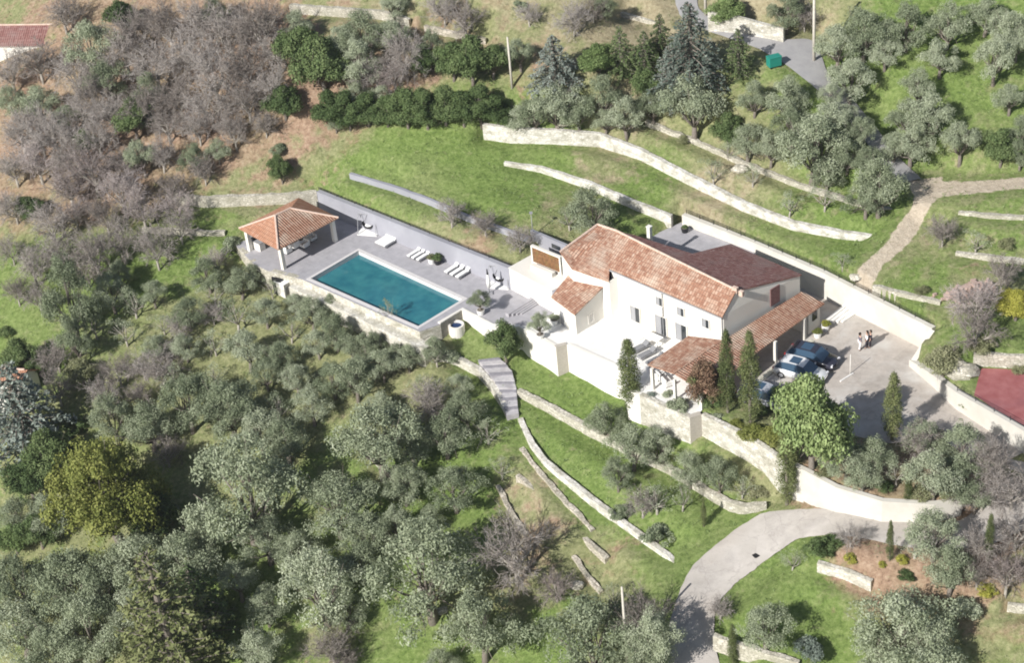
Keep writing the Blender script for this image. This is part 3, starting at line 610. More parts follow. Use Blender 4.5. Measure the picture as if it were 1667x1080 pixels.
# pool deck with opening: four strips round the pool
pc = [q.copy() for q in POOLC]
cen = sum(pc)/4
deck = [estw(i) for i in (0, 1, 2, 3, 4, 5, 6, 7)] + [P(846,534,0), P(900,475,2.3), P(830,438,2.3), P(515,312,2.3)]
for q in deck: q[2] = 0
def strip(pts, name='pool_deck'): return sheet(name, pts, .0, 'deck')
a, b, c, d = pc        # front-left, front-right, back-right, back-left (picture)
strip([deck[0], deck[1], deck[2], deck[3], a, d, deck[11]])
strip([deck[3], deck[4], b, a])
strip([deck[4], deck[5], deck[6], deck[7], deck[8], deck[9], deck[10], c, b])
strip([d, c, deck[10], deck[11]])
terr = [P(846,534,0), P(905,568,0), P(923,563,0), P(1014,604,0), P(1020,636,0), P(1041,645.5,0), P(1123,683,0), P(1138,676,0), P(1160,640,0), P(1190,600,0), P(1200,520,0), P(1000,440,0), P(902,476,2.3)]
sheet('terrace_paving', offset_poly(terr, [-.02]*len(terr)), .004, 'terrace')
park = [P(1168,640,0), P(1195,640,0), P(1250,662,0), P(1330,690,0), P(1400,712,0), P(1450,722,0), P(1530,712,0), P(1575,745,0), P(1597,770,0), P(1668,703,2.1), P(1620,675,2.0), P(1558,640,1.7), P(1520,612,1.2), P(1480,586,.65), P(1517,535,2.6), P(1341,445,2.7), P(1270,440,0), P(1195,600,0)]
sheet('parking_court', park, .0, 'parking')
sheet('patio_paving', PATIO, 1.8, 'deck')
o = sheet('sports_court', COURT, 1.92, noisy('red_court_surface', (.27, .085, .085), (.37, .15, .145), 1.2, .8, (.24, .10, .11)), None, None, .1)
tag(o, 'red surfaced court in the corner at the right edge', 'court')

# ------------------------------------------------------------------ swimming pool
pr = root('swimming_pool', cen); tag(pr, 'rectangular swimming pool of teal water in the paved deck', 'swimming pool')
def wp(o): return world_parent(o, pr)
inn = POOLC; outp = offset_poly(POOLC, [.32]*4)
mb = MB()
for i in range(4):
    j = (i+1) % 4; p0, p1 = inn[i], inn[j]
    mb.add([(p0[0], p0[1], -.01), (p1[0], p1[1], -.01), (p1[0], p1[1], -1.9), (p0[0], p0[1], -1.9)], [(0, 1, 2, 3)])
    q0, q1 = outp[i], outp[j]
    mb.slab([(p0[0], p0[1], .035), (p1[0], p1[1], .035), (q1[0], q1[1], .035), (q0[0], q0[1], .035)], .06)
M['coping'] = noisy('pale_coping', (.56, .53, .52), (.62, .60, .58), 3, .8)
wp(mb.build('coping', 'coping'))
wp(MB().slab([(q[0], q[1], -.46) for q in inn], .05).build('water', 'water'))

# ------------------------------------------------------------------ roofs
def skirt(mb, pts, z0, inset=.0, drop=.12, lid=False):
    """walls below a roof outline: vertical sides from each outline vertex down to z0"""
    q = offset_poly(pts, [-inset]*len(pts)); n = len(pts)
    a = sum(q[i][0]*q[(i+1) % n][1]-q[(i+1) % n][0]*q[i][1] for i in range(n)); o = len(mb.v)
    for i in range(n): mb.v.append((q[i][0], q[i][1], pts[i][2]-drop))
    for i in range(n): mb.v.append((q[i][0], q[i][1], z0))
    for i in range(n):
        j = (i+1) % n; f = (o+i, o+n+i, o+n+j, o+j); mb.f.append(f if a > 0 else f[::-1])
    if lid: mb.f.append(tuple(o+i for i in range(n)))
def roofpart(parent, faces, mat, th=.16, name='roof', uvd=E1, ridge=()):
    mb = MB()
    for f in faces: mb.slab(f, th)
    o = world_parent(mb.build(name, mat, None, False, uvd), parent)
    for a, b in ridge:
        r = MB(); n = 8; pts = [np.array(a)+(np.array(b)-np.array(a))*i/n+np.array([0, 0, .03]) for i in range(n+1)]
        r.tube(pts, [.11]*(n+1), 6); c = r.build('ridge_tiles', 'ridge'); c.parent = o
    return o
# pavilion
pv = root('pavilion', P(470,385,0)); tag(pv, 'open pavilion with a hipped orange tile roof at the end of the pool', 'pavilion')
z0, z1 = 2.65, 3.95
pL, pB, pR = P(389,372,z0), P(453,406.5,z0), P(551,354.5,z0); pF = pL+(pR-pB)
r1, r2 = P(448,351,z1), P(472.5,339.5,z1)
roofpart(pv, [[pL, pB, r1]], 'tile_new', .1, 'roof', pB-pL)
rf = roofpart(pv, [[pB, pR, r2, r1]], 'tile', .1, 'roof', pR-pB, [(r1, pB), (r1, r2), (r2, pR), (r1, pL)])
roofpart(pv, [[pR, pF, r2]], 'tile_new', .1, 'roof', pF-pR); roofpart(pv, [[pF, pL, r1, r2]], 'tile_new', .1, 'roof', pL-pF)
for q in (pL, pB, pR, pF):
    cx_ = (pL+pB+pR+pF)/4; k = q+(cx_-q)*.14
    mb = MB().box((k[0], k[1], 0), .38, .38, 2.72, rad(44)); world_parent(mb.build('column', 'white'), pv)
mb = MB()
for a_, b_ in ((pL, pB), (pB, pR), (pR, pF), (pF, pL)):
    cc = (pL+pB+pR+pF)/4; a2 = a_+(cc-a_)*.14; b2 = b_+(cc-b_)*.14; m2 = (a2+b2)/2; d_ = b2-a2
    mb.box((m2[0], m2[1], 2.42), np.linalg.norm(d_[:2]), .18, .22, math.atan2(d_[1], d_[0]))
world_parent(mb.build('beam', 'wood'), pv)
# back wall of pavilion
bw = (pF+(cen*0+((pL+pB+pR+pF)/4)-pF)*.14, pL+(((pL+pB+pR+pF)/4)-pL)*.14)
# ------------------------------------------------------------------ villa
hs = root('villa', P(1090,500,0)); tag(hs, 'white rendered villa with weathered terracotta roofs', 'house')
FR, FL = P(1177.7,513.6,5.0), P(992,436,5.0)
R0, R1 = P(1003,376,6.6), P(1199,473,6.6); BR = P(1305,447,4.5)
Wb = onplane(1190,397,R0,R1,BR); V = onplane(1127,413,R0,R1,BR); N0 = onplane(1030,382,R0,R1,BR); N0[2] = max(N0[2], 5.3)
FRo = P(1176,515.5,4.92); FLo = P(992,436.5,4.95)
roofpart(hs, [[FLo, FRo, R1, R0]], 'tile', .15, 'roof', FR-FL, [(R0, R1)])
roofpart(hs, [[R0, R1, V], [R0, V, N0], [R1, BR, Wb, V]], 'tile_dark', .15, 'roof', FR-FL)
mb = MB(); skirt(mb, [FR+[0, 0, 0], BR, Wb, V, N0, FL], 0, .10, .10)
# gable top fill between eave corner, ridge and back corner
n0 = len(mb.v); g1, g2, g3 = FR+E1*(-.10)+E2*.1, R1-E1*.12, BR+E1*(-.10)-E2*.1
mb.add([(g1[0], g1[1], g1[2]-.12), (g2[0], g2[1], g2[2]-.14), (g3[0], g3[1], g3[2]-.12), (g1[0]-E1[0]*2, g1[1]-E1[1]*2, g1[2]-.12), (g2[0]-E1[0]*2, g2[1]-E1[1]*2, g2[2]-.14), (g3[0]-E1[0]*2, g3[1]-E1[1]*2, g3[2]-.12)],
       [(0, 2, 1), (3, 4, 5), (0, 1, 4, 3), (1, 2, 5, 4)])
WALLH = world_parent(mb.build('wall', 'white'), hs)
# north-west part
A_, B_, C_, D_, F_ = P(972.8,366,6.3), P(912,410.5,5.5), P(931,437,4.7), P(991,458,4.2), P(1003,376,6.5)
roofpart(hs, [[A_, B_, C_, F_], [C_, D_, P(992,437,4.93), F_]], 'tile', .15, 'roof', FR-FL, [(A_, F_), (A_, B_)])
mb = MB(); skirt(mb, [A_, B_, C_, D_, P(1010,445,4.6), F_], 0, .08, .1); world_parent(mb.build('wall', 'white'), hs)
# low front wing
w1, w2, w3, w4 = P(933,438,3.75), P(990,459,3.6), P(936,512.5,2.3), P(897,483,2.5)
roofpart(hs, [[w4, w3, w2, w1]], 'tile', .14, 'roof', w3-w4, [(w1, w2)])
mb = MB(); skirt(mb, [w4, w3, w2, w1], 0, .10, .1); world_parent(mb.build('wall', 'white'), hs)
# porch roof and carport roof (meeting along a line running down from the house corner)
zt = 2.95; zl = 2.35
p1, p2, p3, p4 = P(1120.7,547,zt), P(1177,554,zt), P(1098,608,zl+.15), P(1054,593.5,zl)
roofpart(hs, [[p4, p3, p2, p1]], 'tile', .13, 'porch_roof', p3-p4)
c0, c1, c2, c3, c4, c5 = P(1305,474.7,zt), P(1342,494,zl), P(1240,568,zl), P(1150,640,zl-.1), P(1099,608.6,zl+.2), P(1179,553.5,zt+.02)
roofpart(hs, [[c5, c4, c3, c2, c1, c0]], 'tile', .13, 'carport_roof', c1-c2)
def post(px, py, z, w=.26, nm='column', h=None):
    q = P(px, py, z); k = MB().box((q[0], q[1], 0), w, w, z, rad(44)); world_parent(k.build(nm, 'white'), hs)
post(1061.5,600,2.2); post(1141,632,2.15); post(1098,618,2.2,.22)
for q in ((1262,556), (1309,519), (1224,584), (1186,612)): post(q[0], q[1], 2.2)
# beam under the carport eave, closed end room
def barbox(a, b, w, h, z, nm, mat='white'):
    m_ = (a+b)/2; d_ = b-a; k = MB().box((m_[0], m_[1], z), float(np.linalg.norm(d_[:2])), w, h, math.atan2(d_[1], d_[0])); return world_parent(k.build(nm, mat), hs)
e_a, e_b = P(1150,642,2.2)-E1*.35, P(1340,495,2.2)-E1*.35
barbox(e_a, e_b, .2, .18, 2.05, 'eave_beam', 'wood')
endA = P(1318,512,2.2); endB = P(1338,497,2.2)-E1*.2; eb2 = endB-E1*2.0; ea2 = endA-E1*2.0
mb = MB(); skirt(mb, [np.array([*q[:2], 2.25]) for q in (endA-E1*.1, endB, eb2, ea2)], 0, 0, .0); world_parent(mb.build('wall', 'white'), hs)
k = (endA+endB)/2; world_parent(MB().box((k[0]+E1[0]*.0, k[1]+E1[1]*.0, 1.1), .06, .7, .8, rad(44)+math.pi/2*0+rad(-90)).build('window', 'glass'), hs)
# windows and doors. front facade plane through FL, FR; local: t along facade (0..1 by pixel), z
def facade(px, py):
    n = np.array([FR[1]-FL[1], -(FR[0]-FL[0]), 0.]); n /= np.linalg.norm(n); f0 = FL-0*n; d = ray(px, py)
    return CAM + d*(((f0-CAM)@n)/(d@n)), n
def window(px, py, w, h, deep=.22, frame=True, bars=True, off=None, nm='window', plane=None):
    q, n = (plane or facade)(px, py)
    if n@(CAM-q) < 0: n = -n
    t = np.array([-n[1], n[0], 0]); an = math.atan2(t[1], t[0])
    c = q+n*(-.06)
    def bx(cc, sx, sy, sz): return MB().box((cc[0], cc[1], cc[2]), sx, sy, sz, an)
    base = np.array([c[0], c[1], q[2]-h/2])
    # reveal: pale box standing 4 cm proud, dark pane set in it
    fr = MB(); r_ = .07
    for s in (-1, 1): k = base+t*s*(w/2+r_/2); fr.box(k, r_, .14+.06, h, an)
    fr.box(base+np.array([0, 0, h]), w+2*r_, .20, r_, an); fr.box(base-np.array([0, 0, r_]), w+2*r_, .24, r_, an)
    wi = world_parent(fr.build(nm, 'white'), hs)
    g = bx(base+n*.005, w, .06, h).build('pane', 'glass'); g.parent = wi
    if bars:
        b_ = MB(); b_.box(base+n*.045, .05, .05, h, an)
        MB().box(base+n*.040-t*(w/4)*(1 if (t@E1) > 0 else -1), w/2-.03, .04, h-.06, an).build('lit_reveal_panel', 'frame').parent = wi  # grey half panel added to stand for the lit window reveal
        for s in (-1, 1): b_.box(base+n*.045+t*s*(w/2-.03), .06, .05, h, an)
        b_.build('frame', 'frame').parent = wi
    return wi
for px, py, w, h in ((1073,491,.72,.85),(1108,508,.75,.85),(1148.5,527,.78,.9)): window(px, py, w, h)
window(1034,512,1.1,1.6); 
for px, py, w, h in ((1076,530,1.25,1.95),(1109,542,1.25,1.8)): window(px, py, w, h, nm='door')
# side of low wing (faces the inner corner) and its front
def plane_ab(a, b):
    def f(px, py):
        n = np.array([b[1]-a[1], -(b[0]-a[0]), 0.]); n /= np.linalg.norm(n); d = ray(px, py); return CAM+d*(((a-CAM)@n)/(d@n)), n
    return f
window(962,518,.6,.85, plane=plane_ab(w3-E1*.1, w2-E1*.1))
window(989,492,1.0,2.5, plane=plane_ab(w3+(w2-w3)*.5-E1*.1, w2-E1*.1), nm='glazed_door')
window(918,521,1.0,1.7, plane=plane_ab(w4+E2*.1, w3+E2*.1), nm='door')
# dark slot in the gable side
gp = plane_ab(FR-E1*.1, BR-E1*.1)
qa = gp(1261,477)[0]; an = math.atan2(*(BR-FR)[:2][::-1])
k = MB(); k.box((qa[0]+E1[0]*.03, qa[1]+E1[1]*.03, 3.0), 1.15, .12, 1.75, an); world_parent(k.build('recess', noisy('brown_recess', (.12, .06, .06), (.26, .15, .14), 6, .9)), hs)
# gutter and downpipes on the long front
gt = MB(); gt.tube([FLo+[0, 0, -.17]-E2*.1, FRo+[0, 0, -.17]-E2*.1], [.07, .07], 6); world_parent(gt.build('gutter', 'frame'), hs)
for f_ in (.47, .985):
    q = FL+(FR-FL)*f_-E2*.02; world_parent(MB().tube([(q[0], q[1], 0), (q[0], q[1], 4.8)], [.045, .045], 6).build('downpipe', 'frame'), hs)
# chimneys
for q, h in ((P(1057.5,384,5.2), .95),):
    k = MB().box((q[0], q[1], 4.4), .36, .36, .8+h, rad(44)); k.box((q[0], q[1], 5.2+h+.002), .46, .46, .08, rad(44)); world_parent(k.build('chimney', 'white'), hs)
q = P(1197,473,6.5); k = MB().box((q[0], q[1], 6.3), .3, .5, .55, rad(44)); world_parent(k.build('chimney', 'ridge'), hs)
q = P(1207,477,6.3); k = MB().box((q[0], q[1], 6.0), .3, .4, .5, rad(44)); world_parent(k.build('ridge_end', 'ridge'), hs)
# ------------------------------------------------------------------ white upper terrace with its rusty mosaic screen
def proofbox(pts_top, z0, name, mat, label, cat, th=None):
    mb = MB(); skirt(mb, pts_top, z0, 0, 0, True); return tag(mb.build(name, mat), label, cat)
u = [P(827,436,2.34), P(872,411,2.34), P(930,440,2.34), P(921,462,2.34), P(898,474,2.34)]
proofbox(u, .0, 'raised_terrace', 'white', 'raised white terrace between the grey pool wall and the villa', 'terrace')
sc_a, sc_b = P(870,428,2.36), P(913.5,446,2.36)
d_ = sc_b-sc_a; an = math.atan2(d_[1], d_[0]); ln = float(np.linalg.norm(d_)); mid_ = (sc_a+sc_b)/2
sr = root('screen_wall', mid_, an); tag(sr, 'white framed screen wall with a rust coloured mosaic panel on the raised terrace', 'screen wall')
MB().box((0, 0, 0), ln+.35, .3, .18).box((-ln/2-.09, 0, .18), .17, .3, 1.75).box((ln/2+.09, 0, .18), .17, .3, 1.75).box((0, 0, 1.78), ln, .3, .15).build('frame', 'white', sr)
MB().box((0, 0, .18), ln, .16, 1.6).build('panel', 'corten', sr)
MB().box((.1, -.75, 0), ln*.8, .5, .42).build('bench', 'white', sr)
q1_, q2_ = P(863,375,3.9), P(921,400,3.9)
o = wall_strip('garden_wall', [q1_, q2_], [1.5, 1.5], 'grey', .3, 1, .9, 0); tag(o, 'short pale grey wall with a dark slot behind the rust coloured panel', 'wall')
m_ = q1_+(q2_-q1_)*.72; an = math.atan2(*(q2_-q1_)[:2][::-1]); MB().box((m_[0]-.0, m_[1]-.03, 3.05), 1.1, .1, .42, an).build('slot_window', 'glass', o)
# steps between deck and villa terrace
st = root('garden_steps', P(855,505,0)); tag(st, 'wide pale steps between the pool deck and the villa terrace', 'steps')
for i in range(4):
    a0 = P(826+i*7, 516-i*1.5, 0); b0 = P(880+i*7, 482-i*1.5, 0); m_ = (a0+b0)/2; d_ = b0-a0
    world_parent(MB().box((m_[0], m_[1], 0.008), float(np.linalg.norm(d_)), .42, .34-.08*i, math.atan2(d_[1], d_[0])).build('step', 'deck'), st)
# steps beside the boundary wall at the back of the parking court
st = root('garden_steps', P(1375,515,0)); tag(st, 'long pale steps against the white wall behind the parking court', 'steps')
for i in range(4):
    a0 = P(1346+i*8, 528-i*1.0, 0); b0 = P(1382+i*7, 498+i*1.5, 0); m_ = (a0+b0)/2; d_ = b0-a0
    world_parent(MB().box((m_[0], m_[1], 0.008), float(np.linalg.norm(d_)), .34, .42-.1*i, math.atan2(d_[1], d_[0])).build('step', 'terrace'), st)
# kerb strip in front of the carport
a0, b0 = P(1234,622,0), P(1322,556,0); m_ = (a0+b0)/2; d_ = b0-a0
tag(MB().box((m_[0], m_[1], .006), float(np.linalg.norm(d_)), .5, .12, math.atan2(d_[1], d_[0])).build('kerb', noisy('beige_kerb', (.52, .50, .40), (.60, .57, .48), 3, .9)), 'pale kerb strip in front of the carport', 'kerb')
a0, b0 = P(1368,622,0), P(1389,609,0); m_ = (a0+b0)/2; d_ = b0-a0
tag(MB().box((m_[0], m_[1], .006), float(np.linalg.norm(d_)), .14, .10, math.atan2(d_[1], d_[0])).build('kerb', 'terrace'), 'short white kerb on the court beside the large round tree', 'kerb')
# stone steps down the slope
ss = root('stone_steps', at(810,635)); tag(ss, 'broad flight of grey stone steps going down through the terrace wall', 'steps')
L_ = [(779,592),(786,603),(796,615),(806,628),(813,642),(817,656),(821,670),(826,686)]; R_ = [(812,586),(824,597),(834,610),(838,624),(841,637),(842,651),(843,664),(845,680)]
M['stepsd'] = noisy('dark_step_band', (.20, .19, .21), (.30, .29, .31), 3.5, .9); M['steps'] = noisy('grey_step_stone', (.40, .38, .39), (.54, .52, .52), 3.5, .9, (.33, .31, .32))  # darker tone for one narrow band on every step
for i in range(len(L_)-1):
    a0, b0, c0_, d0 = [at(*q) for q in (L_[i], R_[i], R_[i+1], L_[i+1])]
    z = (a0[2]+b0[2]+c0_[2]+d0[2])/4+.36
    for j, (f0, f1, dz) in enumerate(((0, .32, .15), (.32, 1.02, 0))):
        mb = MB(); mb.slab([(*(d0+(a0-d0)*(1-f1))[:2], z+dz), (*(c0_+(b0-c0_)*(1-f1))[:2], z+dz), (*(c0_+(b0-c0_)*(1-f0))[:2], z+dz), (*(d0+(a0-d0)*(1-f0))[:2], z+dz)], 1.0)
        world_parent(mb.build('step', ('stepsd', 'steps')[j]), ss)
# ------------------------------------------------------------------ furniture
def lounger(px, py, label, rz=None, grey=False, w=.72, z=0.0, grp='sun loungers on the pool deck'):
    q = P(px, py, z); r = root('sun_lounger', (q[0], q[1], z+.004), rz if rz is not None else rad(44)); tag(r, label, 'sun lounger', grp)
    f = MB(); 
    for s in (-1, 1): f.box((0, s*w/2, .22), 1.95, .05, .06)
    f.box((-.97, 0, .22), .05, w, .06); f.box((.97, 0, .22), .05, w, .06); f.build('frame', 'frame', r)
    for sx in (-.8, .8):
        for sy in (-.32, .32): MB().box((sx, sy*w/.72, 0), .05, .05, .22).build('leg', 'frame', r)
    MB().box((-.32, 0, .29), 1.25, w*.95, .12).build('mattress', 'greycush' if grey else 'cushion', r, bevel=.03)
    b = MB(); b.box((0, 0, 0), .75, w*.95, .11); bo = b.build('backrest', 'greycush' if grey else 'cushion', r, bevel=.03); bo.location = (.60, 0, .36); bo.rotation_euler = (0, rad(-35), 0)
    return r
lounger(630,396,'wide white double lounger nearest the hanging chair on the pool deck', w=1.5)
for i, (px, py) in enumerate(((676,415),(683,418),(691,421))): lounger(px, py, ('left', 'middle', 'right')[i]+' lounger of the close row between the double lounger and the potted plant', w=.40+.0*i)
for i, (px, py) in enumerate(((737,441),(746,445),(755,449))): lounger(px, py, ('left', 'middle', 'right')[i]+' lounger of the close row just right of the potted plant', w=.46)
for i, (px, py) in enumerate(((1043,570),(1054,580),(1068,590))): lounger(px, py, ('farthest', 'middle', 'nearest')[i]+' grey lounger on the white terrace behind the lone cypress', rad(33), True, .62, .0, 'grey loungers on the villa terrace')
def armchair(px, py, label, rz, z=0.0, w=.8, grp='armchairs under the pavilion', mat='cushion'):
    q = P(px, py, z); r = root('armchair', (q[0], q[1], z+.004), rz); tag(r, label, 'armchair', grp)
    MB().box((0, 0, .12), .75, w, .28).build('seat', mat, r, bevel=.04); MB().box((-.36, 0, .12), .16, w, .68).build('backrest', mat, r, bevel=.04)
    for s in (-1, 1): MB().box((.02, s*(w/2-.06), .13), .7, .14, .48).build('armrest', mat, r, bevel=.03)
    f = MB()
    for sx in (-.3, .3):
        for sy in (-1, 1): f.box((sx, sy*(w/2-.08), 0), .05, .05, .12)
    f.build('feet', 'black', r); return r
armchair(468,411,'white armchair under the pavilion nearest its front column', rad(44))
armchair(480,403,'white armchair in the middle under the pavilion edge', rad(134))
armchair(496,402,'white armchair at the right under the pavilion', rad(-136))
armchair(508,391,'white armchair deepest in the shade of the pavilion', rad(-46))
t = root('coffee_table', P(487,398,0)); tag(t, 'low dark table between the white armchairs of the pavilion', 'table')
MB().box((0, 0, .34), .9, .6, .05, rad(44)).build('tabletop', 'black', t)
for s in (-.3, .3): MB().box((s, s*.4, 0), .06, .06, .34).build('leg', 'black', t)
t = root('outdoor_kitchen', P(418,403,0), rad(44)); tag(t, 'white outdoor kitchen counter at the left side of the pavilion', 'counter')
MB().box((0, 0, 0), .7, 2.0, .85).build('cabinet', 'white', t); MB().box((0, 0, .853), .76, 2.1, .06).build('worktop', 'frame', t); MB().box((0, .3, .915), .4, .6, .05).build('hob', 'black', t)
def hanging_chair(px, py, label, rz, hgt=2.0):
    q = P(px, py, 0); r = root('hanging_chair', (q[0], q[1], .004), rz); tag(r, label, 'hanging chair', 'hanging chairs on the pool deck')
    # two metal arches, canopy bar and a white pod seat
    for s in (-1, 1):
        a = [(s*.95, math.cos(t_)*.0+(-.8+1.6*t_/math.pi), math.sin(t_)*hgt) for t_ in np.linspace(0, math.pi, 13)]
        MB().tube(a, [.035]*13, 6).build('arch', 'frame', r)
    MB().tube([(-.95, 0, hgt), (.95, 0, hgt)], [.03, .03], 6).build('crossbar', 'frame', r)
    MB().box((0, 0, 0), 2.1, 1.7, .06).build('base', 'cushion', r)
    b = MB(); n = 12
    for i in range(5):
        t_ = i/4*math.pi*.5; rr = .62*math.cos(t_)+.02; zz = .95-.55*math.sin(t_)
        for j in range(n): an_ = 2*math.pi*j/n; b.v.append((rr*math.cos(an_)*1.1, rr*math.sin(an_)*.85, zz+.12*math.cos(an_*2)*(1-i/4)))
    for i in range(4):
        for j in range(n): b.f.append((i*n+j, i*n+(j+1) % n, (i+1)*n+(j+1) % n, (i+1)*n+j))
    b.f.append(tuple(4*n+j for j in range(n))); b.build('pod_seat', 'black', r, True)
    MB().box((0, 0, .55), .85, .6, .22).build('cushion', 'cushion', r, bevel=.08)
    for s in (-1, 1): MB().tube([(s*.5, 0, 1.0), (0, 0, hgt)], [.015, .015], 5).build('rope', 'black', r)
hanging_chair(602,377,'white hanging chair on its stand at the pavilion end of the deck', rad(-20))
hanging_chair(815,463,'hanging chair on its stand at the right end of the pool deck', rad(-20))
def parasol(px, py, label, h=2.7):
    q = P(px, py, 0); r = root('closed_parasol', (q[0], q[1], .004)); tag(r, label, 'parasol')
    MB().box((0, 0, 0), .6, .6, .1).build('base', 'frame', r); MB().tube([(0, 0, .1), (0, 0, h)], [.03, .03], 6).build('pole', 'black', r)
    MB().tube([(0, 0, h*.25), (0, 0, h*.5), (0, 0, h*.78)], [.17, .19, .10], 8).build('canopy', 'cushion', r, True); MB().tube([(0, 0, h*.78), (0, 0, h)], [.09, .05], 8).build('top_cover', 'black', r)
parasol(797,478,'closed white parasol with a dark tip left of the right hanging chair')
# equipment box and its door opening
t = root('equipment_box', at(464,478)+[0, 0, -.1], rad(44)); tag(t, 'white equipment box below the deck wall near the pool corner', 'box')
MB().box((0, 0, 0), 1.0, 1.3, 1.5).build('cabinet', 'white', t, bevel=.02); MB().box((0, 0, 1.503), 1.1, 1.4, .07).build('lid', 'cushion', t); MB().box((0, -.655, .3), .7, .02, .9).build('grille', 'frame', t)
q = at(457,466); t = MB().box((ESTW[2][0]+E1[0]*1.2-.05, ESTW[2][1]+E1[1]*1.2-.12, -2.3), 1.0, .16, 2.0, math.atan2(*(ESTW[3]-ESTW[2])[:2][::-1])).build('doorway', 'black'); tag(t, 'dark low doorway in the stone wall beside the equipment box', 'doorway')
# garden basin by the right end of pool
t = root('hot_tub', at(744,540)); tag(t, 'round tub of dark blue water below the white wall right of the pool', 'tub')
b = MB(); n = 20
for rr, zz in ((.75, -.3), (.75, .8), (.55, .8), (.55, .5)):
    for j in range(n): b.v.append((rr*math.cos(2*math.pi*j/n), rr*math.sin(2*math.pi*j/n), zz))
for i in range(3):
    for j in range(n): b.f.append((i*n+j, i*n+(j+1) % n, (i+1)*n+(j+1) % n, (i+1)*n+j))
b.build('shell', 'white', t); b = MB(); b.add([(.56*math.cos(2*math.pi*j/n), .56*math.sin(2*math.pi*j/n), .62) for j in range(n)], [tuple(range(n))]); b.build('water', newmat('deep_blue_water', (.02, .045, .12), .1, .5), t)
# porch sofa and table
armchair(1083,622,'white sofa under the left end of the porch roof', rad(20), 0, 1.9, 'porch furniture')
armchair(1070,617,'white armchair at the left end of the porch beside the column', rad(44), 0, .8, 'porch furniture')
def table(px, py, label, rz, w=2.2, d=1.0, mat='cushion'):
    q = P(px, py, 0); r = root('dining_table', (q[0], q[1], .004), rz); tag(r, label, 'table')
    MB().box((0, 0, .70), w, d, .05).build('tabletop', mat, r)
    for sx in (-1, 1):
        for sy in (-1, 1): MB().box((sx*(w/2-.1), sy*(d/2-.1), 0), .07, .07, .70).build('leg', mat, r)
table(1060,558,'long white table on the terrace in front of the villa doors', rad(-46), 2.2, .9)
# ------------------------------------------------------------------ poles, lamp posts
def pole(px, py, h, label, z=None, r=.14, mat='pole', arm=False, name='utility_pole', cat='pole'):
    q = at(px, py); o = root(name, (q[0], q[1], q[2]-.3)); tag(o, label, cat)
    MB().tube([(0, 0, 0), (0, 0, h*.5), (0, 0, h+.3)], [r, r*.85, r*.65], 8).build('shaft', mat, o, True)
    if arm: MB().box((0, 0, h-.1), 1.3, .1, .1, .5).build('crossarm', mat, o)
    return o
pole(1325,100,8.5,'tall pale utility pole at the top beside the upper road',r=.17, arm=True)
pole(834,143,5.6,'weathered utility pole standing behind the middle hedge')
pole(1022,1090,8.6,'pale utility pole at the bottom edge of the picture', arm=False, r=.13)
pole(1149,26,7,'pale pole at the top end of the white roadside wall', r=.16)
def lamp(px, py, h, label):
    o = pole(px, py, h, label, r=.045, mat='frame', name='lamp_post', cat='lamp post')
    MB().box((0, 0, h+.3), .3, .3, .12).build('lamp_head', 'frame', o)
lamp(868,386,2.6,'slim grey lamp post at the end of the low grey wall')
pole(1384,610,2.1,'thin white post standing on the court right of the cars', r=.04, mat='white', name='post', cat='post')
t = MB(); q = at(1236,904); t.box((q[0], q[1], q[2]+.06), 1.1, .45, .05, rad(25)); tag(t.build('drain_grate', 'black'), 'dark drain grate in the driveway bend', 'drain')
# ------------------------------------------------------------------ fences on wall tops (dark rail)
def railing(pts, label, h=.9, step=1.6):
    o = root('railing', pts[0]); tag(o, label, 'railing'); off = np.array(pts[0]); b = MB()
    for i in range(len(pts)-1):
        a, c = np.array(pts[i])-off, np.array(pts[i+1])-off
        for k in (.35, .65, 1.0): b.tube([a+[0, 0, h*k], c+[0, 0, h*k]], [.022, .022], 4)
    b.build('rail', 'black', o)
    for i in range(len(pts)-1):
        a, c = np.array(pts[i])-off, np.array(pts[i+1])-off; n = max(1, int(np.linalg.norm(c-a)/step))
        for j in range(n): MB().tube([a+(c-a)*j/n, a+(c-a)*j/n+[0, 0, h]], [.03, .03], 4).build('post', 'black', o)
def hedge_strip(px, name, label):
    pass
railing([P(1118,350.5,2.9)+[0, .3, 0], P(1230,396,2.8)+[0, .3, 0], P(1343,444,2.7)+[0, .3, 0], P(1517,533,2.6)+[0, .3, 0]], 'low dark railing on the white boundary wall behind the villa', .45)
railing([P(1560,640,1.7)+[0, .3, 0], P(1620,674,2.0)+[0, .3, 0], P(1700,719,2.1)+[0, .3, 0]], 'low dark railing on the wall along the red court', .45)
railing([P(519,311,2.3)+[0, .3, 0], P(830,436,2.3)+[0, .3, 0]], 'thin dark railing on top of the grey pool wall', .28, 2.4)
# ------------------------------------------------------------------ other buildings
def house2(name, pts, z0, z1, z2, label, wmat, rmat, cat='house', feats=True):
    """small gabled house: four base points (world xy), eaves z1, ridge z2 along pts0-pts1 direction"""
    o = root(name, (pts[0][0], pts[0][1], z0)); tag(o, label, cat)
    a, b, c, d = [np.array([*q[:2], z1]) for q in pts]; mb = MB(); skirt(mb, [a, b, c, d], z0-1.5, 0, 0)
    rA, rB = (a+d)/2, (b+c)/2; rA[2] = rB[2] = z2
    mb.add([a, d, rA], [(0, 1, 2)]); mb.add([b, c, rB], [(0, 1, 2)]); world_parent(mb.build('wall', wmat), o)
    ov = lambda p, q: p+(p-q)/np.linalg.norm(p-q)*.3
    roofpart(o, [[ov(a, b), ov(b, a), ov(rB, rA), ov(rA, rB)], [ov(c, d), ov(d, c), ov(rA, rB), ov(rB, rA)]], rmat, .15, 'roof', b-a, [(rA, rB)])
    return o
h2 = house2('house', [P(-60,95,6), P(92,92,6), P(108,60,6), P(-45,60,6)], 4.5, 7.4, 8.8, 'pale house half hidden behind bare trees in the top left corner', 'white', 'tile_dark')
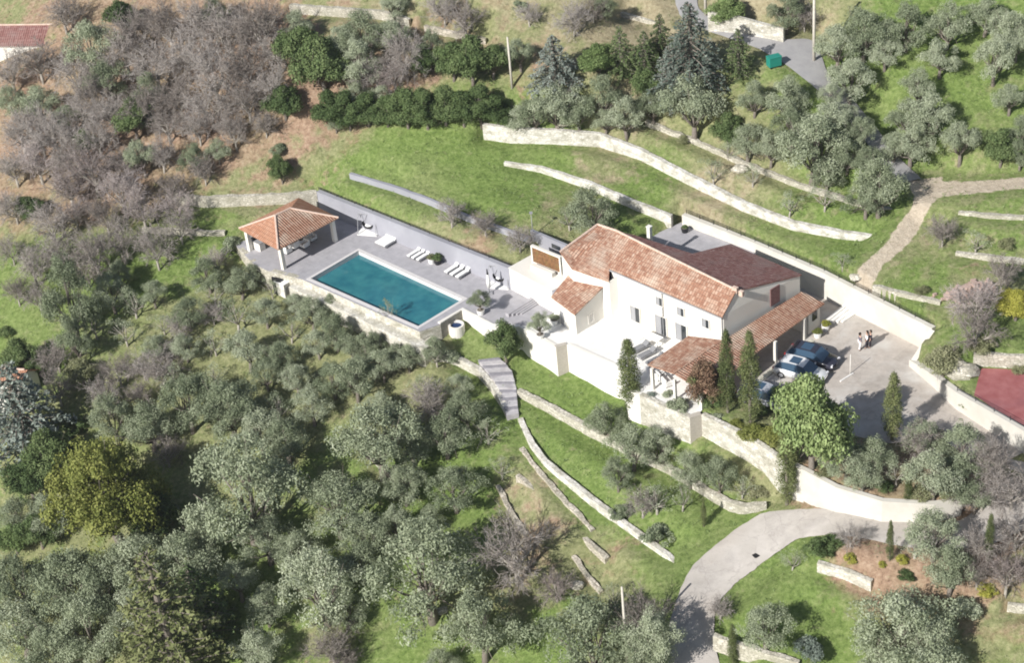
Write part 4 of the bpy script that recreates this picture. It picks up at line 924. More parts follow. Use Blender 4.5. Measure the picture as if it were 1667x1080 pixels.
for i in range(4):
    q = P(8+i*26, 92, 5.5); world_parent(MB().box((q[0], q[1]-.1, 5.0), .9, .12, 1.9).build('window', 'glass'), h2)
h3 = house2('shed', [P(-20,634,-6.4), P(30,634,-6.4), P(62,612,-6.4), P(10,606,-6.4)], -7.8, -5.6, -4.9, 'small white shed with an orange roof at the left edge', 'white', 'tile_new', 'shed')
q = P(18,632,-6.3); world_parent(MB().box((q[0], q[1], -7.4), .7, .1, 1.3).build('door', 'wood'), h3)
# green bin and green netting by the upper road
q = at(1260,108); t = root('waste_container', q, .3); tag(t, 'green waste container beside the upper road', 'container'); M['bin'] = newmat('green_plastic', (.02, .22, .17), .5)
MB().box((0, 0, .12), 1.3, .8, .9).build('body', 'bin', t, bevel=.04); MB().box((0, 0, 1.023), 1.36, .86, .12).build('lid', 'bin', t, bevel=.03)
for sx in (-.5, .5): MB().box((sx, -.3, 0), .12, .12, .12).build('wheel', 'black', t)
# pile of logs / bricks right of the track
t = root('brick_pile', at(1582,478)); tag(t, 'untidy heap of pinkish bricks behind the bare pinkish tree', 'brick pile'); b = MB(); M['brick'] = noisy('pink_brick', (.36, .24, .20), (.52, .41, .35), 9, .9)
for i in range(95):
    r_ = abs(random.gauss(0, .45)); an_ = random.uniform(0, 6.28); rr = min(1, r_)
    x_, y_ = 3.6*rr*math.cos(an_), 1.5*rr*math.sin(an_); MB().box((x_, y_, max(0, (.9*(1-rr))*random.random())+G(t.location[0]+x_, t.location[1]+y_)-t.location[2]), random.uniform(.3, .8), .22, .2, random.uniform(0, 3.1)).build('brick', 'brick', t)
# boulders (single rocks)
def rock(px, py, s, label):
    q = at(px, py); bm_v = []; n, m_ = 7, 10; b = MB()
    for i in range(n+1):
        for j in range(m_):
            t_, f_ = math.pi*i/n, 2*math.pi*j/m_; rr = s*(1+random.uniform(-.16, .16))
            b.v.append((rr*math.sin(t_)*math.cos(f_)*1.2, rr*math.sin(t_)*math.sin(f_), rr*math.cos(t_)*.6))
    for i in range(n):
        for j in range(m_): b.f.append((i*m_+j, (i+1)*m_+j, (i+1)*m_+(j+1) % m_, i*m_+(j+1) % m_))
    o = b.build('rock', 'stone'); o.location = (q[0], q[1], q[2]+s*.15); tag(o, label, 'rock')
rock(1567,607,1.1,'pale rock outcrop between the court wall and the red court'); rock(1552,598,.9,'small pale rock left of the larger outcrop by the red court')
rock(940,955,.5,'pale rock in the grass left of the lower grove of olives'); rock(720,996,.45,'pale stone in the bare patch at the bottom of the grove')
rock(690,300+660,.5,'pale stone beside the shadow in the lower grove'); rock(1205,277,.7,'pale rock on the meadow below the thin stone wall'); rock(1393,452,.5,'stone at the start of the dirt track')
# ------------------------------------------------------------------ cars
def carpaint(name, c): m = newmat(name, c, .25, .5); BS(m).inputs['Coat Weight'].default_value = .8; return m
M['cwhite'] = carpaint('white_car_paint', (.75, .75, .74)); M['cblack'] = carpaint('dark_car_paint', (.035, .035, .05)); M['csilver'] = carpaint('silver_car_paint', (.42, .43, .46))
m = newmat('car_glass', (.05, .09, .14), .05, .9); M['cglass'] = m; M['tyre'] = newmat('tyre_rubber', (.02, .02, .02), .8); M['lens'] = newmat('headlight_lens', (.7, .7, .72), .15); M['tail'] = newmat('tail_lamp_red', (.35, .02, .02), .3)  # car glass colour carries the blue of reflected sky
def car(px, py, rz, mat, label, Lc=4.5, Wc=1.85, Hc=1.6):
    q = P(px, py, .5); r = root('parked_car', (q[0], q[1], .006), rz); tag(r, label, 'car', 'cars parked in front of the carport')
    # body: stations along x (front = +x): x, half width, bottom z, shoulder z
    S = [(-.50, .40, .42, .70), (-.485, .455, .30, .88), (-.42, .49, .24, .97), (-.25, .50, .22, .98), (.0, .50, .22, .96), (.20, .50, .22, .93), (.30, .495, .23, .90), (.42, .475, .25, .82), (.485, .43, .32, .70), (.50, .37, .40, .60)]
    b = MB(); n = len(S)
    for x, w, zb, zs in S:
        W_ = w*Wc
        for yy, zz in ((-W_*.94, zb), (-W_, (zb+zs)/2), (-W_*.97, zs-.05), (-W_*.86, zs), (0, zs+.035), (W_*.86, zs), (W_*.97, zs-.05), (W_, (zb+zs)/2), (W_*.94, zb)): b.v.append((x*Lc, yy, zz))
    k = 9
    for i in range(n-1):
        for j in range(k-1): b.f.append((i*k+j, i*k+j+1, (i+1)*k+j+1, (i+1)*k+j))
        b.f.append((i*k+k-1, i*k, (i+1)*k, (i+1)*k+k-1))
    b.f.append(tuple(range(k))); b.f.append(tuple(reversed(range((n-1)*k, n*k)))); b.build('body', mat, r, True)
    # glasshouse
    T = [(-.46, .40, .93, .94), (-.36, .375, .95, 1.50), (-.20, .37, .95, Hc-.02), (.02, .365, .94, Hc), (.12, .36, .93, 1.50), (.29, .41, .89, .93)]
    g = MB(); n = len(T)
    for x, w, zb, zt_ in T:
        for yy, zz in ((-.455*Wc, zb), (-w*Wc, zt_), (w*Wc, zt_), (.455*Wc, zb)): g.v.append((x*Lc, yy, zz))
    for i in range(n-1):
        for j in range(3): g.f.append((i*4+j, i*4+j+1, i*4+5+j, i*4+4+j))
    g.build('windows', 'cglass', r)
    ro = MB(); ro.add([(T[i][0]*Lc, s*T[i][1]*Wc*.97, T[i][3]+.018) for i in (1, 2, 3, 4) for s in (-1, 1)], [(0, 1, 3, 2), (2, 3, 5, 4), (4, 5, 7, 6)])
    ro.build('roof', mat if mat != 'cwhite' else 'cwhite', r, True)
    MB().box((-.09*Lc, 0, Hc+.012), .9, .95, .012).build('sunroof', 'cglass', r)
    for sx in (-.31, .32):
        for s in (-1, 1):
            w_ = MB(); w_.tube([(sx*Lc, s*(Wc/2-.20), .33), (sx*Lc, s*(Wc/2+.005), .33)], [.33, .33], 16); wo = w_.build('wheel', 'tyre', r)
            w_ = MB(); w_.tube([(sx*Lc, s*(Wc/2-.05), .33), (sx*Lc, s*(Wc/2+.015), .33)], [.2, .2], 10); w_.build('rim', 'frame', None).parent = wo
    for s in (-1, 1):
        MB().box((.475*Lc, s*.36*Wc, .62), .16, .34, .12, -s*.35).build('headlight', 'lens', r); MB().box((-.485*Lc, s*.38*Wc, .72), .12, .26, .14).build('tail_lamp', 'tail', r)
        MB().box((.2*Lc, s*.55*Wc, .95), .1, .2, .13).build('mirror', mat, r)
car(1322,583,rad(-36),'cblack','dark car with a glass roof parked farthest from the big round tree')
car(1303,606,rad(-36),'cwhite','white car with blue reflection coloured into its glass roof half under the big round tree')
car(1244,647,rad(-36),'csilver','pale blue silver car mostly hidden behind the big round tree')
# ------------------------------------------------------------------ people
def skinmesh(name, chains, mat, parent, sub=2):
    """chains: list of [(x,y,z,r),...]; a chain may start at the exact position of an earlier vertex"""
    vs, es, rs, idx = [], [], [], {}
    for ch in chains:
        prev = None
        for x, y, z, r in ch:
            k = (round(x, 4), round(y, 4), round(z, 4))
            if k not in idx: idx[k] = len(vs); vs.append((x, y, z)); rs.append(r)
            if prev is not None and prev != idx[k]: es.append((prev, idx[k]))
            prev = idx[k]
    me = bpy.data.meshes.new(name); me.from_pydata(vs, es, []); o = bpy.data.objects.new(name, me); COL.objects.link(o)
    mo = o.modifiers.new('skin', 'SKIN'); sv = me.skin_vertices[0].data
    for i, r in enumerate(rs): sv[i].radius = (r, r)
    sv[0].use_root = True; s2 = o.modifiers.new('sub', 'SUBSURF'); s2.levels = sub; s2.render_levels = sub
    dg = bpy.context.evaluated_depsgraph_get(); ev = o.evaluated_get(dg); nm = bpy.data.meshes.new_from_object(ev)
    o.modifiers.clear(); o.data = nm; nm.name = name; nm.materials.clear(); nm.materials.append(M[mat] if isinstance(mat, str) else mat)
    for p_ in nm.polygons: p_.use_smooth = True
    o.parent = parent; return o
def person(px, py, rz, label, top, trousers, hair, stride=.12, lean=0.0):
    q = P(px, py, 0); r = root('person', (q[0], q[1], .0), rz); tag(r, label, 'person', None)
    hip = (0, 0, .95, .14)
    def leg(s): return [hip, (0, s*.10, .90, .105), (stride*s*.5+.02, s*.11, .50, .065), (stride*s*.9, s*.11, .09, .042), (stride*s*.9+.14, s*.12, .045, .035)]
    sh = (0, 0, 1.40, .115)
    def arm(s): return [sh, (0, s*.17, 1.40, .065), (-.03, s*.23, 1.14, .045), (.10, s*.22, .93, .032), (.13, s*.215, .87, .034)]
    ch = [[hip, (0, 0, 1.12, .135), (0, 0, 1.27, .145), sh, (0, 0, 1.50, .058), (.01, 0, 1.58, .085), (.015, 0, 1.68, .092), (0, 0, 1.74, .06)], leg(1), leg(-1), arm(1), arm(-1)]
    bo = skinmesh('body', ch, 'skin', r)
    # fingers and thumb, nose, ears, joined into the body mesh
    ex = MB()
    for s in (-1, 1):
        hx, hy, hz = .135, s*.215, .86
        for k, ln in enumerate((.065, .075, .070, .055)):
            y0 = hy+(k-1.5)*.017*s; ex.tube([(hx, y0, hz), (hx+.015, y0, hz-ln*.5), (hx+.005, y0, hz-ln)], [.009, .008, .006], 5)
        ex.tube([(hx, hy-s*.03, hz+.02), (hx+.03, hy-s*.045, hz-.015), (hx+.035, hy-s*.04, hz-.04)], [.011, .009, .007], 5)
        ex.tube([(0, s*.09, 1.66), (-.01, s*.105, 1.68)], [.022, .02], 6)
    ex.tube([(.095, 0, 1.68), (.118, 0, 1.645), (.10, 0, 1.635)], [.01, .016, .012], 6)
    eo = ex.build('tmp', 'skin'); bm_ = __import__('bmesh').new(); bm_.from_mesh(bo.data); bm_.from_mesh(eo.data); bm_.to_mesh(bo.data); bm_.free(); bpy.data.objects.remove(eo)
    g = 1.16
    def sc_(c, k0, k1): return [(x, y, z, rr*g) for x, y, z, rr in c[k0:k1]]
    skinmesh('shirt', [[(0, 0, .93, .155), (0, 0, 1.12, .155), (0, 0, 1.27, .165), (0, 0, 1.40, .135)]]+[[(0, 0, 1.40, .135), (0, s*.17, 1.40, .08), (-.03, s*.23, 1.14, .058), (.06, s*.225, 1.0, .045)] for s in (1, -1)], top, r)
    skinmesh('trousers', [[(0, 0, .97, .155), (0, s*.10, .90, .12), (stride*s*.5+.02, s*.11, .50, .082), (stride*s*.9, s*.11, .12, .066)] for s in (1, -1)], trousers, r)
    skinmesh('hair', [[(-.02, 0, 1.69, .10), (-.025, 0, 1.74, .085)], [(-.02, 0, 1.69, .10), (-.05, 0, 1.60, .07)]], hair, r)
    skinmesh('shoe', [[(stride*s*.9-.03, s*.11, .05, .05), (stride*s*.9+.10, s*.115, .045, .045), (stride*s*.9+.17, s*.12, .04, .035)] for s in (1,)], 'black', r)
    skinmesh('shoe', [[(stride*s*.9-.03, s*.11, .05, .05), (stride*s*.9+.10, s*.115, .045, .045), (stride*s*.9+.17, s*.12, .04, .035)] for s in (-1,)], 'black', r)
    return r
M['cdark'] = newmat('dark_cloth', (.035, .03, .04), .9); M['cpale'] = newmat('white_cloth', (.78, .77, .78), .9); M['hair'] = newmat('dark_hair', (.03, .02, .015), .8); M['cgrey'] = newmat('grey_cloth', (.16, .15, .18), .9)
person(1400,570,rad(10),'person in a dark top and white trousers standing on the parking court', 'cgrey', 'cpale', 'hair', .14)
person(1411,567,rad(170),'person in a white top and dark trousers facing another on the parking court', 'cpale', 'cdark', 'hair', .10)
person(1416.5,566,rad(185),'person dressed all in black at the right of the group on the parking court', 'cdark', 'cdark', 'hair', .10)

# ------------------------------------------------------------------ vegetation
def unit(n, g): v = g.normal(size=(n, 3)); return v/np.linalg.norm(v, axis=1)[:, None]
def leaf_quads(c, nrm, size, asp, g, tone):
    """leaf shaped quads (a folded diamond) at c facing nrm"""
    n = len(c); r = unit(n, g); u = np.cross(nrm, r); u /= np.linalg.norm(u, axis=1)[:, None]+1e-9; w = np.cross(nrm, u)
    s = size[:, None]
    V = np.stack([c-u*s*asp, c-w*s+nrm*s*.15, c+u*s*asp, c+w*s+nrm*s*.15], 1).reshape(-1, 3)
    Q = np.arange(4*n).reshape(n, 4); return V, Q, np.repeat(tone, 4)
def blobs_to_leaves(B, g, per, size, jitter=.55, asp=.55, squash=1.0, tonesd=.13, updark=0):
    """B: array (x,y,z,r)"""
    Vs, Ts = [], []; ns = []
    for i, (x, y, z, r) in enumerate(B):
        n = max(6, int(per*(r/.6)**2)); d = unit(n, g); d[:, 2] = np.where(d[:, 2] < -.35, -d[:, 2]*.6, d[:, 2]); d /= np.linalg.norm(d, axis=1)[:, None]
        rr = r*(g.uniform(.55, 1.08, n)); c = np.array([x, y, z])+d*rr[:, None]*np.array([1, 1, squash])
        nn_ = d+g.normal(size=(n, 3))*jitter; nn_ /= np.linalg.norm(nn_, axis=1)[:, None]
        Vs.append((c, nn_)); Ts.append(np.clip(.5+g.normal(0, .10)+g.normal(0, tonesd, n), 0, 1))
    c = np.vstack([v[0] for v in Vs]); nn_ = np.vstack([v[1] for v in Vs]); t = np.hstack(Ts)
    return leaf_quads(c, nn_, size*g.uniform(.7, 1.35, len(c)), asp, g, t)
def crown_blobs(g, R=3.0, H=2.3, z0=2.6, lobes=9, per=13, r=(.42, .8), hollow=.45):
    """irregular crown: lobes on an ellipsoid, each lobe a cluster of small blobs; underside open"""
    out = []
    Ls = []
    for i in range(lobes):
        a = 2*math.pi*(i+g.uniform(-.3, .3))/max(1, lobes-2) if i < lobes-2 else g.uniform(0, 6.28)
        rad_ = (g.uniform(.50, .74) if i < lobes-2 else g.uniform(0, .25))*R; zz = z0+(g.uniform(-.35, .25) if i < lobes-2 else g.uniform(.35, .6))*H
        Ls.append((rad_*math.cos(a), rad_*math.sin(a), zz, R*g.uniform(.30, .44)))
    for (x, y, z, rl) in Ls:
        for k in range(per):
            d = unit(1, g)[0]; d[2] = abs(d[2])*1.0-.25 if g.random() < .85 else d[2]; q = rl*g.uniform(.55, 1.05)
            out.append((x+d[0]*q, y+d[1]*q, z+d[2]*q*.85, g.uniform(*r)*R/3))
    return np.array(out), Ls
def trunk_mesh(name, g, Ls, h0=1.0, r0=.26, mat='bark', lean=.25):
    b = MB(); lx, ly = g.uniform(-lean, lean, 2); fork = np.array([lx, ly, h0])
    b.tube([(0, 0, -.5), (lx*.3, ly*.3, h0*.45), tuple(fork)], [r0*1.35, r0, r0*.85], 8)
    for (x, y, z, rl) in Ls:
        e = np.array([x*.85, y*.85, z]); m1 = fork+(e-fork)*.45+g.normal(0, .15, 3); m1[2] -= .1
        b.tube([tuple(fork), tuple(m1), tuple(e)], [r0*.5, r0*.30, r0*.10], 6)
        for _ in range(3):
            e2 = e+g.normal(0, rl*.6, 3); b.tube([tuple(m1), tuple((m1+e2)/2+g.normal(0, .1, 3)), tuple(e2)], [r0*.2, r0*.12, r0*.05], 4)
    me = b.build(name, mat, None, True); d = me.data; bpy.data.objects.remove(me); return d
KIND = {}   # kind -> list of (trunk mesh, crown mesh), nominal radius, nominal crown centre height, names
def addkind(key, variants, R, hc, name, crown_name='crown'):
    if key != 'C':
        co = np.empty(len(variants[0][1].vertices)*3, np.float32); variants[0][1].vertices.foreach_get('co', co); co = co.reshape(-1, 3)
        R = float(np.percentile(np.hypot(co[:, 0], co[:, 1]), 90)); hc = float((np.percentile(co[:, 2], 3)+np.percentile(co[:, 2], 97))/2)
    KIND[key] = (variants, R, hc, name, crown_name)
def mkleaf(nm, V, Q, T, mat): return fastmesh(nm, V, Q, mat, T, 'tone')
vs = []
for i in range(7):
    g = np.random.default_rng(100+i); B, Ls = crown_blobs(g, 3.0, 2.2+.5*(i % 3), 2.6, 8+i % 3, 15, (.36, .70))
    V_, Q_, T_ = blobs_to_leaves(B, g, 100, .082, .6, .42, 1.0, .08); vs.append((trunk_mesh('trunk', g, Ls, .9+.2*(i % 2)), mkleaf('crown', V_, Q_, T_, 'olive')))
addkind('O', vs, 3.0, 2.9, 'olive_tree')
vs = []
for i in range(3):     # thin, sparse olives and pruned trees
    g = np.random.default_rng(150+i); B, Ls = crown_blobs(g, 3.0, 2.0, 2.6, 7, 6, (.30, .55))
    V_, Q_, T_ = blobs_to_leaves(B, g, 40, .10, .8, .4); vs.append((trunk_mesh('trunk', g, Ls, 1.0, .18, 'barkpale'), mkleaf('crown', V_, Q_, T_, 'olive')))
addkind('S', vs, 3.0, 2.8, 'olive_tree')
def rounded(mat, seed, n, H=2.6, per=60, size=.115, z0=3.0, r=(.4, .8), lobes=11, jit=.5, asp=.6, perl=17):
    out = []
    for i in range(n):
        g = np.random.default_rng(seed+i); B, Ls = crown_blobs(g, 3.0, H, z0, lobes, perl, r)
        B2 = np.array([(x*.6, y*.6, z-.3, rr*1.2) for x, y, z, rr in B[::3]]); B = np.vstack([B, B2])
        V_, Q_, T_ = blobs_to_leaves(B, g, per, size, jit, asp); out.append((trunk_mesh('trunk', g, Ls, 1.1, .25), mkleaf('crown', V_, Q_, T_, mat)))
    return out
addkind('G', rounded('green', 200, 2), 3.0, 3.3, 'broadleaf_tree')
addkind('D', rounded('dgreen', 210, 3), 3.0, 3.3, 'evergreen_tree')
addkind('Y', rounded('yellow', 220, 1, H=3.4, per=130, size=.07, lobes=14, r=(.35, .6)), 3.0, 3.4, 'evergreen_tree')
addkind('M', rounded('mimosa', 230, 1), 3.0, 3.0, 'mimosa_tree')
addkind('E', rounded('pale', 240, 2, per=34), 3.0, 2.6, 'scrub_bush')
addkind('U', rounded('rust', 250, 1, per=50), 3.0, 2.6, 'climbing_shrub')
def low_bush(mat, seed, n, per=70, size=.16):
    out = []
    for i in range(n):
        g = np.random.default_rng(seed+i); k = 26; a = g.uniform(0, 6.28, k); rr = 2.5*np.sqrt(g.random(k)); B = np.c_[rr*np.cos(a), rr*np.sin(a), 1.0+(1-(rr/2.6)**2)*g.uniform(.3, 2.0, k), g.uniform(.6, 1.1, k)]
        V_, Q_, T_ = blobs_to_leaves(B, g, per, size, .6, .6); b = MB()
        for _ in range(7): e = B[g.integers(k)]; b.tube([(0, 0, -.4), (e[0]*.4, e[1]*.4, e[2]*.5), (e[0]*.8, e[1]*.8, e[2])], [.12, .08, .04], 5)
        o = b.build('stem', 'bark'); d = o.data; bpy.data.objects.remove(o); out.append((d, mkleaf('foliage', V_, Q_, T_, mat)))
    return out
addkind('b', low_bush('dgreen', 300, 2), 3.0, 1.6, 'shrub', 'foliage')
addkind('y', low_bush('yellow', 310, 1), 3.0, 1.6, 'shrub', 'foliage')
addkind('m', low_bush('mimosa', 320, 1), 3.0, 1.6, 'shrub', 'foliage')
addkind('e', low_bush('pale', 330, 2, 40), 3.0, 1.4, 'shrub', 'foliage')
addkind('o', low_bush('olive', 340, 2, 60), 3.0, 1.6, 'shrub', 'foliage')
addkind('t', low_bush('bluec', 345, 1, 60), 3.0, 1.6, 'shrub', 'foliage')
addkind('H', [(a, b_) for a, b_ in rounded('dgreen', 350, 3, H=4.0, z0=3.2, r=(.5, .9))], 3.0, 3.4, 'hedge_shrub', 'foliage')
# cypress (nominal height 10, radius .95)
vs = []
for i in range(3):
    g = np.random.default_rng(400+i); B = []
    for k in range(150):
        t_ = g.random()**.9; z = .5+9.3*t_; prof = (math.sin(min(1, t_*3.2+.25)*math.pi/2))*(1-t_**2.6)**.75
        a = g.uniform(0, 6.28); rr = .72*prof*g.uniform(.55, 1.05); B.append((rr*math.cos(a), rr*math.sin(a), z, .26+.16*prof))
    V_, Q_, T_ = blobs_to_leaves(np.array(B), g, 150, .075, .45, .45, 2.2)
    b = MB().tube([(0, 0, -.5), (0, 0, 5), (0, 0, 9)], [.16, .11, .03], 7); o = b.build('trunk', 'bark'); d = o.data; bpy.data.objects.remove(o)
    vs.append((d, mkleaf('crown', V_, Q_, T_, 'cypress')))
addkind('C', vs, .95, 5.0, 'cypress_tree')
# conifers with spreading branch sprays (nominal radius 3)
def conifer(mat, seed, n, Hh=7.0, drop=.25, dens=1.0):
    out = []
    for i in range(n):
        g = np.random.default_rng(seed+i); cs, ns, ts = [], [], []; b = MB().tube([(0, 0, -.5), (0, 0, Hh*.6), (0, 0, Hh*1.0)], [.28, .18, .04], 8)
        lv = 13
        for k in range(lv):
            z = 1.0+(Hh-1.2)*k/(lv-1); ln = 3.0*(1-(k/(lv-1))**1.3*.86); nb = int(9-3*k/lv)
            for j in range(nb):
                a = 2*math.pi*(j+g.uniform(-.3, .3))/nb+k*1.7; l = ln*g.uniform(.75, 1.08); e = np.array([l*math.cos(a), l*math.sin(a), z-drop*l+g.uniform(-.2, .3)])
                s = np.array([0, 0, z]); b.tube([tuple(s), tuple((s+e)/2+[0, 0, .12]), tuple(e)], [.06, .04, .015], 4)
                m_ = int(95*l/3*dens); t_ = g.random(m_)**.7*.95+.08; wv = .42*(1-np.abs(t_-.55)*.9); q = s+(e-s)*t_[:, None]; side = np.array([-math.sin(a), math.cos(a), 0])
                q = q+side*(g.normal(0, 1, m_)*wv*.55*l/3)[:, None]; q[:, 2] += .15*np.sin(t_*3.1)+g.normal(0, .09, m_)-np.abs(g.normal(0, .1, m_))
                cs.append(q); nn_ = np.tile([0, 0, 1.], (m_, 1))+g.normal(0, .55, (m_, 3)); ns.append(nn_/np.linalg.norm(nn_, axis=1)[:, None]); ts.append(np.clip(.35+.3*t_+g.normal(0, .13, m_), 0, 1))
        c = np.vstack(cs); V_, Q_, T_ = leaf_quads(c, np.vstack(ns), .125*g.uniform(.7, 1.4, len(c)), .45, g, np.hstack(ts))
        o = b.build('trunk', 'bark'); d = o.data; bpy.data.objects.remove(o); out.append((d, mkleaf('crown', V_, Q_, T_, mat)))
    return out
addkind('K', conifer('bluec', 500, 2), 3.0, 3.6, 'conifer_tree')
addkind('F', conifer('dgreen', 510, 2, 7.5, .1), 3.0, 3.8, 'conifer_tree')
addkind('P', conifer('cypress', 520, 1, 9.0, -.25, 1.0), 3.0, 4.5, 'conifer_tree')
# bare deciduous trees
def bare(mat, seed, n, tw=.019, ntw=.7, Hh=5.2, up=.75):
    out = []
    for i in range(n):
        g = np.random.default_rng(seed+i); b = MB(); segs = []
        def grow(p, d, l, r, lev):
            pts = [p]; rs = [r]; q = np.array(p)
            for s in range(3):
                d = d+g.normal(0, .14, 3)+np.array([0, 0, .05]); d = d/np.linalg.norm(d); q = q+d*l/3; pts.append(tuple(q)); rs.append(r*(1-.2*(s+1)))
                if lev >= 1 and lev < 4:
                    for _ in range(2 if lev < 3 else 2):
                        dd = d+g.normal(0, .62, 3); dd /= np.linalg.norm(dd); 
                        if lev < 3: grow(tuple(q), dd, l*g.uniform(.55, .75), r*.42, lev+1)
                        else: segs.append((q.copy(), q+dd*l*g.uniform(.5, .9), r*.5))
            if lev < 3: b.tube(pts, rs, 6 if lev < 2 else 4, False)
            else: segs.append((np.array(p), np.array(pts[-1]), r*.8))
            if lev >= 3:
                for _ in range(int(3*ntw)):
                    dd = d+g.normal(0, .5, 3); dd /= np.linalg.norm(dd); segs.append((q.copy(), q+dd*l*.8, r*.5))
        nl = 5+i % 2; b.tube([(0, 0, -.5), (g.uniform(-.1, .1), g.uniform(-.1, .1), 1.3)], [.22, .15], 7)
        for k in range(nl):
            a = 2*math.pi*(k+g.uniform(-.3, .3))/nl; d = np.array([math.cos(a)*.75, math.sin(a)*.75, up+g.uniform(-.1, .4)]); grow((0, 0, 1.2), d/np.linalg.norm(d), Hh*.42, .10, 1)
        grow((0, 0, 1.2), np.array([0, 0, 1.]), Hh*.45, .11, 1)
        # twigs as thin three-sided spikes
        A = np.array([s[0] for s in segs]); Bq = np.array([s[1] for s in segs]); d = Bq-A; dn = d/(np.linalg.norm(d, axis=1)[:, None]+1e-9); u = np.cross(dn, unit(len(d), g)); u /= np.linalg.norm(u, axis=1)[:, None]+1e-9; w = np.cross(dn, u)
        k = len(A); mid_ = (A+Bq)/2+g.normal(0, .05, (k, 3))
        V_ = np.concatenate([A+u*tw, A-u*tw*.5+w*tw*.87, A-u*tw*.5-w*tw*.87, mid_+u*tw*.7, mid_-u*tw*.35+w*tw*.6, mid_-u*tw*.35-w*tw*.6, Bq])
        I = np.arange(k); a0, a1, a2, m0, m1, m2, e = [I+k*j for j in range(7)]
        Q_ = np.concatenate([np.stack(f, 1) for f in ((a0, a1, m1, m0), (a1, a2, m2, m1), (a2, a0, m0, m2), (m0, m1, e, e), (m1, m2, e, e), (m2, m0, e, e))])
        tri = Q_[3*k:][:, :3]; Q4 = Q_[:3*k]; tris = np.concatenate([Q4[:, [0, 1, 2]], Q4[:, [0, 2, 3]], tri])
        T_ = np.tile(np.clip(g.normal(.5, .18, k), 0, 1), 7)
        o = b.build('trunk', 'barkpale', None, True); dt = o.data; bpy.data.objects.remove(o)
        me = mkleaf('branches', V_, tris, T_, mat); R_ = np.percentile(np.hypot(V_[:, 0], V_[:, 1]), 93); out.append((dt, me, R_, np.mean(V_[:, 2])))
    return out
vb = bare('twig', 600, 4); addkind('B', [v[:2] for v in vb], float(np.mean([v[2] for v in vb])), float(np.mean([v[3] for v in vb])), 'bare_tree', 'branches')
vb = bare('twigpink', 620, 3); addkind('Q', [v[:2] for v in vb], float(np.mean([v[2] for v in vb])), float(np.mean([v[3] for v in vb])), 'bare_tree', 'branches')
vb = bare('twig', 640, 2, .022, .4); addkind('q', [v[:2] for v in vb], float(np.mean([v[2] for v in vb])), float(np.mean([v[3] for v in vb])), 'bare_tree', 'branches')
print('kinds', {k: len(v[0][0][1].vertices)//4 for k, v in KIND.items()})
def plant(kind, px, py, rpx, label, cat=None, group=None, hs_=1.0, zrot=None, base=None, rz=None):
    vs, R, hc, nm, cn = KIND[kind]; v = vs[plant.n % len(vs)]; plant.n += 1
    hs_ = hs_*random.uniform(.88, 1.12)*{'O': 1.28, 'S': 1.2, 'D': 1.2, 'G': 1.15, 'Y': 1.1}.get(kind, 1.0); s = rpx/18.0/R
    for _ in range(3):
        q = base if base is not None else at(px, py, hc*s*hs_); k = proj((q[0], q[1], q[2]+hc*s*hs_))[2]; s = rpx/k/R
    o = root(nm, (q[0], q[1], q[2]-.05), random.uniform(0, 6.28)); o.scale = (s*random.uniform(.95, 1.05), s*random.uniform(.95, 1.05), s*hs_)
    tag(o, label, cat or {'scrub_bush': 'bush', 'shrub': 'shrub', 'hedge_shrub': 'hedge shrub', 'climbing_shrub': 'shrub'}.get(nm, 'tree'), group)
    for n_, d in (('stem' if cn == 'foliage' else 'trunk', v[0]), (cn, v[1])):
        c = bpy.data.objects.new(n_, d); COL.objects.link(c); c.parent = o
    return o
plant.n = 0
def column(px_base, py_base, py_top, wpx, label, on=None, key='C'):
    """cypress from its base and top pixels"""
    q = on if on is not None else at(px_base, py_base); k = proj(q)[2]; H = (py_base-py_top)/k/math.cos(PITCH)
    vs, R, hc, nm, cn = KIND[key]; v = vs[plant.n % len(vs)]; plant.n += 1; o = root(nm, (q[0], q[1], q[2]-.05), random.uniform(0, 6.28))
    o.scale = (wpx/2/k/.72, wpx/2/k/.72, H/9.6); tag(o, label, 'tree')
    for n_, d in (('trunk', v[0]), (cn, v[1])): c = bpy.data.objects.new(n_, d); COL.objects.link(c); c.parent = o
ORD = ['leftmost', 'second from left', 'third from left', 'fourth from left', 'fifth from left', 'sixth from left', 'seventh from left', 'eighth from left', 'ninth from left', 'tenth from left', 'eleventh from left', 'twelfth from left', 'thirteenth from left', 'fourteenth from left']
LOOK = {'O': 'grey green olive tree', 'S': 'thin sparse olive tree', 'G': 'bright green leafy tree', 'D': 'dark green evergreen tree', 'Y': 'yellow green round tree', 'B': 'bare grey twiggy tree', 'Q': 'bare pinkish twiggy tree', 'q': 'thin bare tree',
        'K': 'blue green conifer', 'F': 'green conifer', 'P': 'dark spiky conifer', 'E': 'pale green bush', 'b': 'dark green shrub', 'y': 'yellow green shrub', 'm': 'yellow flowering shrub', 'e': 'pale dry shrub', 'o': 'grey green shrub', 'H': 'dark green hedge shrub', 'M': 'yellow flowering tree', 'U': 'russet shrub', 't': 'blue green shrub', 'C': 'cypress'}
def row(where, group, items, hs_=None):
    """items (kind, px, py, r) ; labels count from the left within the kind in this row"""
    items = sorted(items, key=lambda t_: t_[1]); cnt = {}; tot = {}
    for it in items: tot[it[0]] = tot.get(it[0], 0)+1
    for it in items:
        k = it[0]; i = cnt.get(k, 0); cnt[k] = i+1
        lb = f"{LOOK[k]} {where}" if tot[k] == 1 else f"{ORD[i]} {LOOK[k]} {where}"
        plant(k, it[1], it[2], it[3], lb, None, group, it[4] if len(it) > 4 else (hs_ or 1.0))
SEP = None
row('in the bottom left corner row', 'olives of the lower left grove', [('O',25,1010,61),('O',78,1048,57),('O',145,1012,61),('O',28,935,53),('O',110,928,64),('O',165,958,51),('O',222,905,64),('O',300,905,57),('O',215,975,46)])
